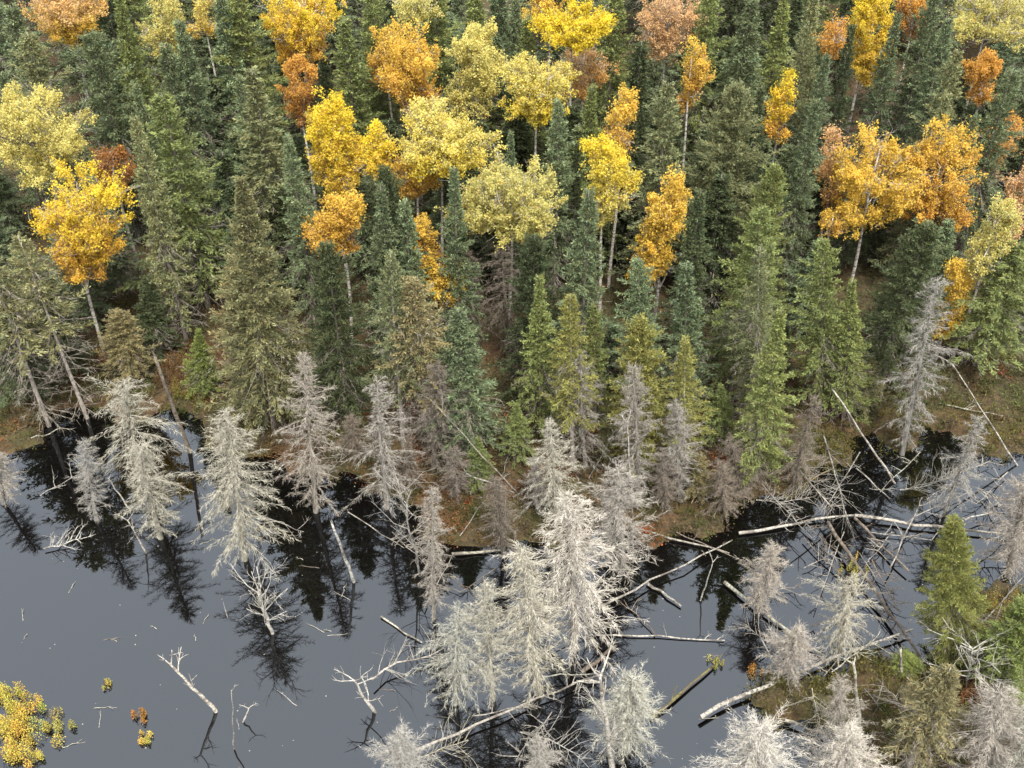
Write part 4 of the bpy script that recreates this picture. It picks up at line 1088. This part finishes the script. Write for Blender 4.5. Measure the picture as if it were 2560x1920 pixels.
    D = unit(g.normal(size=(want, 3)) * np.array([1, 1, 0.7]))
    lf = Geo()
    lf.polys(slivers(P, D, g.uniform(0.06, 0.115, want), g.uniform(0.07, 0.115, want), g), C.clip(0.005, 0.9))
    add_object('crown', lf.mesh('birch_crown', M_LEAF), t)

for i, row in enumerate(BIRCHES):
    build_birch(i, *row)

# ------------------------------------------------------------------ snags, poles and fallen logs
def crooked(p0, p1, k, amp, g):
    s = np.linspace(0, 1, k)[:, None]
    P = np.array(p0) * (1 - s) + np.array(p1) * s
    return P + g.normal(0, amp, (k, 3)) * np.sin(s * np.pi) ** 0.5

def bough(g, start, d, L, r, depth):
    """One bare limb with forking twigs."""
    ge = Geo()
    def grow(p, d, L, r, level):
        k = 4
        P = [p]
        for _ in range(k - 1):
            d = unit(d + g.normal(0, 0.16, 3))
            P.append(P[-1] + d * L / (k - 1))
        P = np.array(P)
        ge.tube(P, np.linspace(r, r * 0.35, k), 5 if level == 0 else 3)
        if level < depth:
            for _ in range(4 if level == 0 else 3):
                s = g.uniform(0.3, 0.95)
                j = min(int(s * (k - 1)), k - 2)
                q = P[j] + (P[j + 1] - P[j]) * (s * (k - 1) - j)
                grow(q, unit(d + g.normal(0, 0.55, 3)), L * g.uniform(0.3, 0.55), r * 0.45, level + 1)
    grow(np.array(start, float), unit(np.array(d, float)), L, r, 0)
    return ge

for i, (x, y, dx, h, r, n, L, spread, colour, label) in enumerate(SNAGS):
    r *= 0.68
    g = np.random.default_rng(700 + i)
    zb = max(float(ground_z(x, y)), 0.0)
    t = root('bare_snag' if n > 3 else 'dead_pole', (x, y, zb), label, 'dead tree' if n > 3 else 'dead pole', 'bare snags and poles')
    h = h - zb
    low = -0.6
    P = crooked((dx / h * low, 0, low), (dx, 0, h), 9, 0.018 + 0.010 * n / 6, g)
    ge = Geo()
    ge.tube(P, np.linspace(r, r * (0.62 if n == 0 else 0.4), 9) * g.uniform(0.93, 1.07, 9), 8)
    if n == 0:                                              # splintered end
        tip = P[-1]
        a = g.uniform(0, 6.28, 7)
        S = tip + np.stack([np.cos(a), np.sin(a), a * 0], 1) * r * 0.4
        ge.polys(slivers(S, unit(np.stack([np.cos(a) * 0.1 + dx / h, np.sin(a) * 0.1, a * 0 + 1], 1)), g.uniform(0.1, 0.35, 7), np.full(7, r * 0.6), g))
    c = vary(WOOD[colour], g, 0.10)
    add_object('trunk', ge.mesh('snag_trunk', M_LOG, True), t, c)
    axis_dir = unit(np.array([dx, 0, h]))
    for k in range(n):
        s = g.uniform(0.35, 1.0) if k > 1 else 0.98
        j = min(int(s * 8), 7)
        p = P[j] + (P[j + 1] - P[j]) * (s * 8 - j)
        a = k * 2.4 + g.uniform(0, 1)
        out = np.array([math.cos(a), math.sin(a) * 0.8, 0])
        d = axis_dir * (1.15 - spread * 0.6) + out * spread
        bo = bough(g, p, d, L * g.uniform(0.55, 1.1), max(r * 0.34, 0.016), 2 if n > 8 else 1)
        add_object('limb', bo.mesh('snag_limb', M_DEAD, True), t, c)

for i, (pts, z, r, n, colour, label) in enumerate(LOGS):
    r *= 0.56
    g = np.random.default_rng(900 + i)
    base = np.array([*pts[0], 0.0])
    P = np.array([[*p, z] for p in pts])
    # resample to a gently crooked line
    seg = np.concatenate([[0], np.cumsum(np.linalg.norm(np.diff(P, axis=0), axis=1))])
    k = max(6, int(seg[-1] / 0.7))
    s = np.linspace(0, seg[-1], k)
    Q = np.stack([np.interp(s, seg, P[:, a]) for a in range(3)], 1)
    gz = np.maximum(ground_z(Q[:, 0], Q[:, 1]), 0.0)
    Q[:, 2] = np.maximum(z, gz + r * 0.4)
    Q[1:-1] += g.normal(0, 0.03, (k - 2, 3))
    length = seg[-1]
    t = root('fallen_log' if n < 20 else 'fallen_tree', base, label, 'log' if n < 20 else 'fallen tree', 'fallen logs and stems')
    ge = Geo()
    ge.tube(Q - base, np.linspace(r, r * 0.55, k) * g.uniform(0.92, 1.08, k), 8)
    ge.tube((Q - base)[[1, 0]] + np.array([[0, 0, 0], [0, 0, 0.0]]), np.array([r * 0.97, r * 0.9]), 8)
    c = vary(WOOD[colour], g, 0.10)
    add_object('trunk', ge.mesh('log_trunk', M_LOG, True), t, c)
    along = unit(Q[-1] - Q[0])
    perp = unit(np.cross(along, [0, 0, 1.0]))
    if n >= 20:
        tw = Geo()
        for q in range(n):
            sI = g.uniform(0.1, 1.0) * (k - 1)
            j = min(int(sI), k - 2)
            p = Q[j] + (Q[j + 1] - Q[j]) * (sI - j) - base
            a = g.uniform(0, 6.28)
            d = unit(along * 0.6 + perp * math.cos(a) + np.array([0, 0, 1.0]) * (math.sin(a) * 0.7 + 0.25))
            b = bough(g, p, d, g.uniform(0.5, 1.5), 0.012, 1)
            for v, f, cc in zip(b.v, b.f[:len(b.v)], b.c):
                pass
            off = tw.n
            tw.v += b.v
            tw.f += [f + off for f in b.f]
            tw.c += b.c
            tw.n += b.n
        add_object('crown', tw.mesh('log_twigs', M_DEAD, True), t, c)
    else:
        for q in range(n):
            sI = g.uniform(0.15, 1.0) * (k - 1)
            j = min(int(sI), k - 2)
            p = Q[j] + (Q[j + 1] - Q[j]) * (sI - j) - base
            a = g.uniform(0, 6.28)
            d = unit(along * 0.5 + perp * math.cos(a) + np.array([0, 0, 1.0]) * (abs(math.sin(a)) * 0.7))
            b = bough(g, p, d, g.uniform(0.3, 0.9), max(0.02, r * 0.25), 1)
            add_object('branch_stub', b.mesh('log_stub', M_DEAD, True), t, c)

# ------------------------------------------------------------------ shrubs
def leaf_cloud(g, n, w, h, base, size, lift=0.25):
    """Leaves and stems of a low dome, split into a few uneven lumps."""
    nl = max(6, int(w * 8))
    cx = g.normal(0, 0.27, (nl, 2)) * w
    cr = g.uniform(0.08, 0.24, nl) * w
    b = g.integers(0, nl, n)
    u = unit(g.normal(size=(n, 3)))
    u[:, 2] = np.abs(u[:, 2])
    P = np.concatenate([cx[b] + u[:, :2] * cr[b, None] * g.random((n, 1)) ** 0.4, (u[:, 2] * g.random(n) ** 0.5 * h)[:, None]], 1)
    D = unit(g.normal(size=(n, 3)) + np.array([0, 0, lift * 2]))
    C = np.array(base) * (g.normal(1, 0.22, n) * g.normal(1, 0.15, nl)[b]).clip(0.4, 1.6)[:, None]
    C = C * (1 + g.normal(0, 0.10, (n, 3))) * (1 + g.normal(0, 0.11, nl)[b][:, None] * np.array([1.0, 0.0, -0.5]))
    return kites(P, D, g.uniform(0.6, 1.3, n) * size, g.uniform(0.5, 0.9, n) * size, g, flat=0.3), C.clip(0.004, 0.85)

for i, (x, y, w, h, colour, label) in enumerate(SHRUBS):
    g = np.random.default_rng(1100 + i)
    zb = max(float(ground_z(x, y)), 0.0)
    t = root('shrub', (x, y, zb), label, 'shrub', 'low shrubs and tufts')
    ge = Geo()
    P, C = leaf_cloud(g, int(np.clip(w * w * 1100, 350, 7000)), w, h, SHRUB_COLOUR[colour], 0.055)
    ge.polys(P, C)
    add_object('foliage', ge.mesh('shrub_foliage', M_COVER), t)
    st = Geo()
    for _ in range(int(8 + w * 6)):  # stems
        a, q = g.uniform(0, 6.28), g.uniform(0, 0.35) * w
        p0 = np.array([math.cos(a) * q * 0.5, math.sin(a) * q * 0.5, -0.1])
        p1 = np.array([math.cos(a) * q, math.sin(a) * q, h * g.uniform(0.6, 1.05)])
        st.tube(np.array([p0, (p0 + p1) / 2 + g.normal(0, 0.03, 3), p1]), np.array([0.012, 0.009, 0.004]), 3)
    add_object('stems', st.mesh('shrub_stems', M_DEAD), t, (0.15, 0.12, 0.085))

# ------------------------------------------------------------------ ground cover over the forest floor and bank
def build_cover():
    g = np.random.default_rng(1300)
    n = 34000
    y = g.uniform(17, 84, n)
    x = g.uniform(-1, 1, n) * (0.47 * (y * 0.766 + 23) + 1.5)
    sd = shore_distance(x, y)
    keep = (sd > -0.15) & (g.random(n) < np.where(sd < 9, 1.0, 0.42))
    x, y, sd = x[keep], y[keep], sd[keep]
    m = len(x)
    z = ground_z(x, y)
    a, b, c = noise2(x + 9, y, 0.22), noise2(x, y + 30, 0.6), noise2(x + 50, y, 1.6)
    olive, moss, rust, brown, red, dark = (np.array(v) for v in ((0.0880, 0.0760, 0.0190), (0.0460, 0.0600, 0.0160), (0.1100, 0.0520, 0.0200),
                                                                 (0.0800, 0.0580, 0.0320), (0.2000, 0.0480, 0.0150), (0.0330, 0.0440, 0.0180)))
    w_rust = np.clip((a - 0.46) * 6, 0, 1)[:, None]
    col = olive * (1 - w_rust) + rust * w_rust
    w_m = np.clip((b - 0.44) * 6, 0, 1)[:, None]
    col = col * (1 - w_m * 0.85) + moss * w_m * 0.85
    col = np.where((c > 0.68)[:, None], brown, col)
    col = np.where(((c < 0.13) & (a > 0.42))[:, None], red, col)
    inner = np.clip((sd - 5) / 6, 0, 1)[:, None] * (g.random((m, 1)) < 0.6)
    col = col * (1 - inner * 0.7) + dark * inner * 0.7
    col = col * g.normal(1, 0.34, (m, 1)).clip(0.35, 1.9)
    per = 22
    idx = np.repeat(np.arange(m), per)
    k = len(idx)
    hgt = np.where(sd < 6, 0.42, 0.75) * g.uniform(0.35, 1.5, m)
    spread = (0.10 + 0.20 * g.random(m))[idx]
    P = np.stack([x[idx] + g.normal(0, spread, k), y[idx] + g.normal(0, spread, k), z[idx] + g.random(k) * hgt[idx] * 0.8 - 0.02], 1)
    D = unit(g.normal(size=(k, 3)) * np.array([1, 1, 0.6]) + np.array([0, 0, 0.55]))
    C = (col[idx] * g.normal(1, 0.16, (k, 1)).clip(0.5, 1.6)).clip(0.004, 0.6)
    blade = g.random(k) < 0.45
    ln = np.where(blade, g.uniform(0.14, 0.34, k), g.uniform(0.07, 0.14, k))
    wd = np.where(blade, 0.028, g.uniform(0.05, 0.09, k))
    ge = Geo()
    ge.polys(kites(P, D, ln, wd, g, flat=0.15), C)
    # sedge tussocks along the waterline
    near = np.where((sd < 3.0) & (g.random(m) < 0.20))[0]
    idx = np.repeat(near, 34)
    k = len(idx)
    a3 = g.uniform(0, 6.28, k)
    tilt = g.uniform(0.15, 1.0, k)
    D = unit(np.stack([np.cos(a3) * tilt, np.sin(a3) * tilt, np.ones(k)], 1))
    P = np.stack([x[idx] + np.cos(a3) * 0.06, y[idx] + np.sin(a3) * 0.06, z[idx]], 1)
    tone = np.where(g.random(m) < 0.5, 1.0, 0.0)[idx][:, None]
    C = (np.array([0.125, 0.095, 0.030]) * tone + np.array([0.065, 0.075, 0.020]) * (1 - tone)) * g.normal(1, 0.18, (k, 1)).clip(0.5, 1.5)
    ge.polys(slivers(P, D, g.uniform(0.25, 0.6, k), np.full(k, 0.024), g), C)
    o = add_object('undergrowth', ge.mesh('undergrowth', M_COVER))
    o['kind'] = 'stuff'
    o['label'] = 'olive, rust and brown bog plants covering the bank and forest floor'
    o['category'] = 'undergrowth'

build_cover()

# ------------------------------------------------------------------ small floating things on the open water
def build_floating():
    g = np.random.default_rng(1500)
    made = 0
    while made < 60:
        y = g.uniform(19, 36)
        x = g.uniform(-0.47, 0.20) * (y * 0.766 + 23)
        if float(shore_distance(np.array(x), np.array(y))) > -1.0:
            continue
        L = g.uniform(0.25, 1.1)
        a = g.uniform(0, 3.14)
        d = np.array([math.cos(a), math.sin(a), 0])
        ge = Geo()
        P = crooked(-d * L / 2, d * L / 2, 6, 0.02, g)
        P[:, 2] = 0.004 + np.abs(P[:, 2])
        ge.tube(P, np.linspace(0.014, 0.006, 6), 5)
        q = P[3] + np.array([0, 0, 0.01])
        ge.tube(np.array([P[3], q + unit(d + g.normal(0, 0.7, 3) * np.array([1, 1, 0.3])) * L * 0.3]), np.array([0.009, 0.004]), 3)
        o = add_object('floating_twig', ge.mesh('floating_twig', M_DEAD, True), None, WOOD[g.choice(['grey', 'pale', 'brown', 'white'])])
        o.location = (x, y, 0)
        o['label'], o['category'], o['group'] = 'thin bare twig floating on the open grey water', 'twig', 'twigs floating on the pond'
        made += 1
    n = 170
    y = g.uniform(18, 37, n)
    x = g.uniform(-0.48, 0.48, n) * (y * 0.766 + 23)
    keep = shore_distance(x, y) < -0.3
    x, y = x[keep], y[keep]
    k = 6
    th = np.linspace(0, 2 * np.pi, k, endpoint=False)
    r = g.uniform(0.012, 0.030, len(x))
    Pl = np.stack([x[:, None] + r[:, None] * np.cos(th), y[:, None] + r[:, None] * np.sin(th), np.full((len(x), k), 0.006)], -1)
    ge = Geo()
    ge.polys(Pl, (0.26, 0.25, 0.21))
    o = add_object('floating_debris', ge.mesh('floating_debris', M_COVER))
    o['kind'] = 'stuff'
    o['label'] = 'pale specks of leaf litter floating on the pond'
    o['category'] = 'litter'

build_floating()
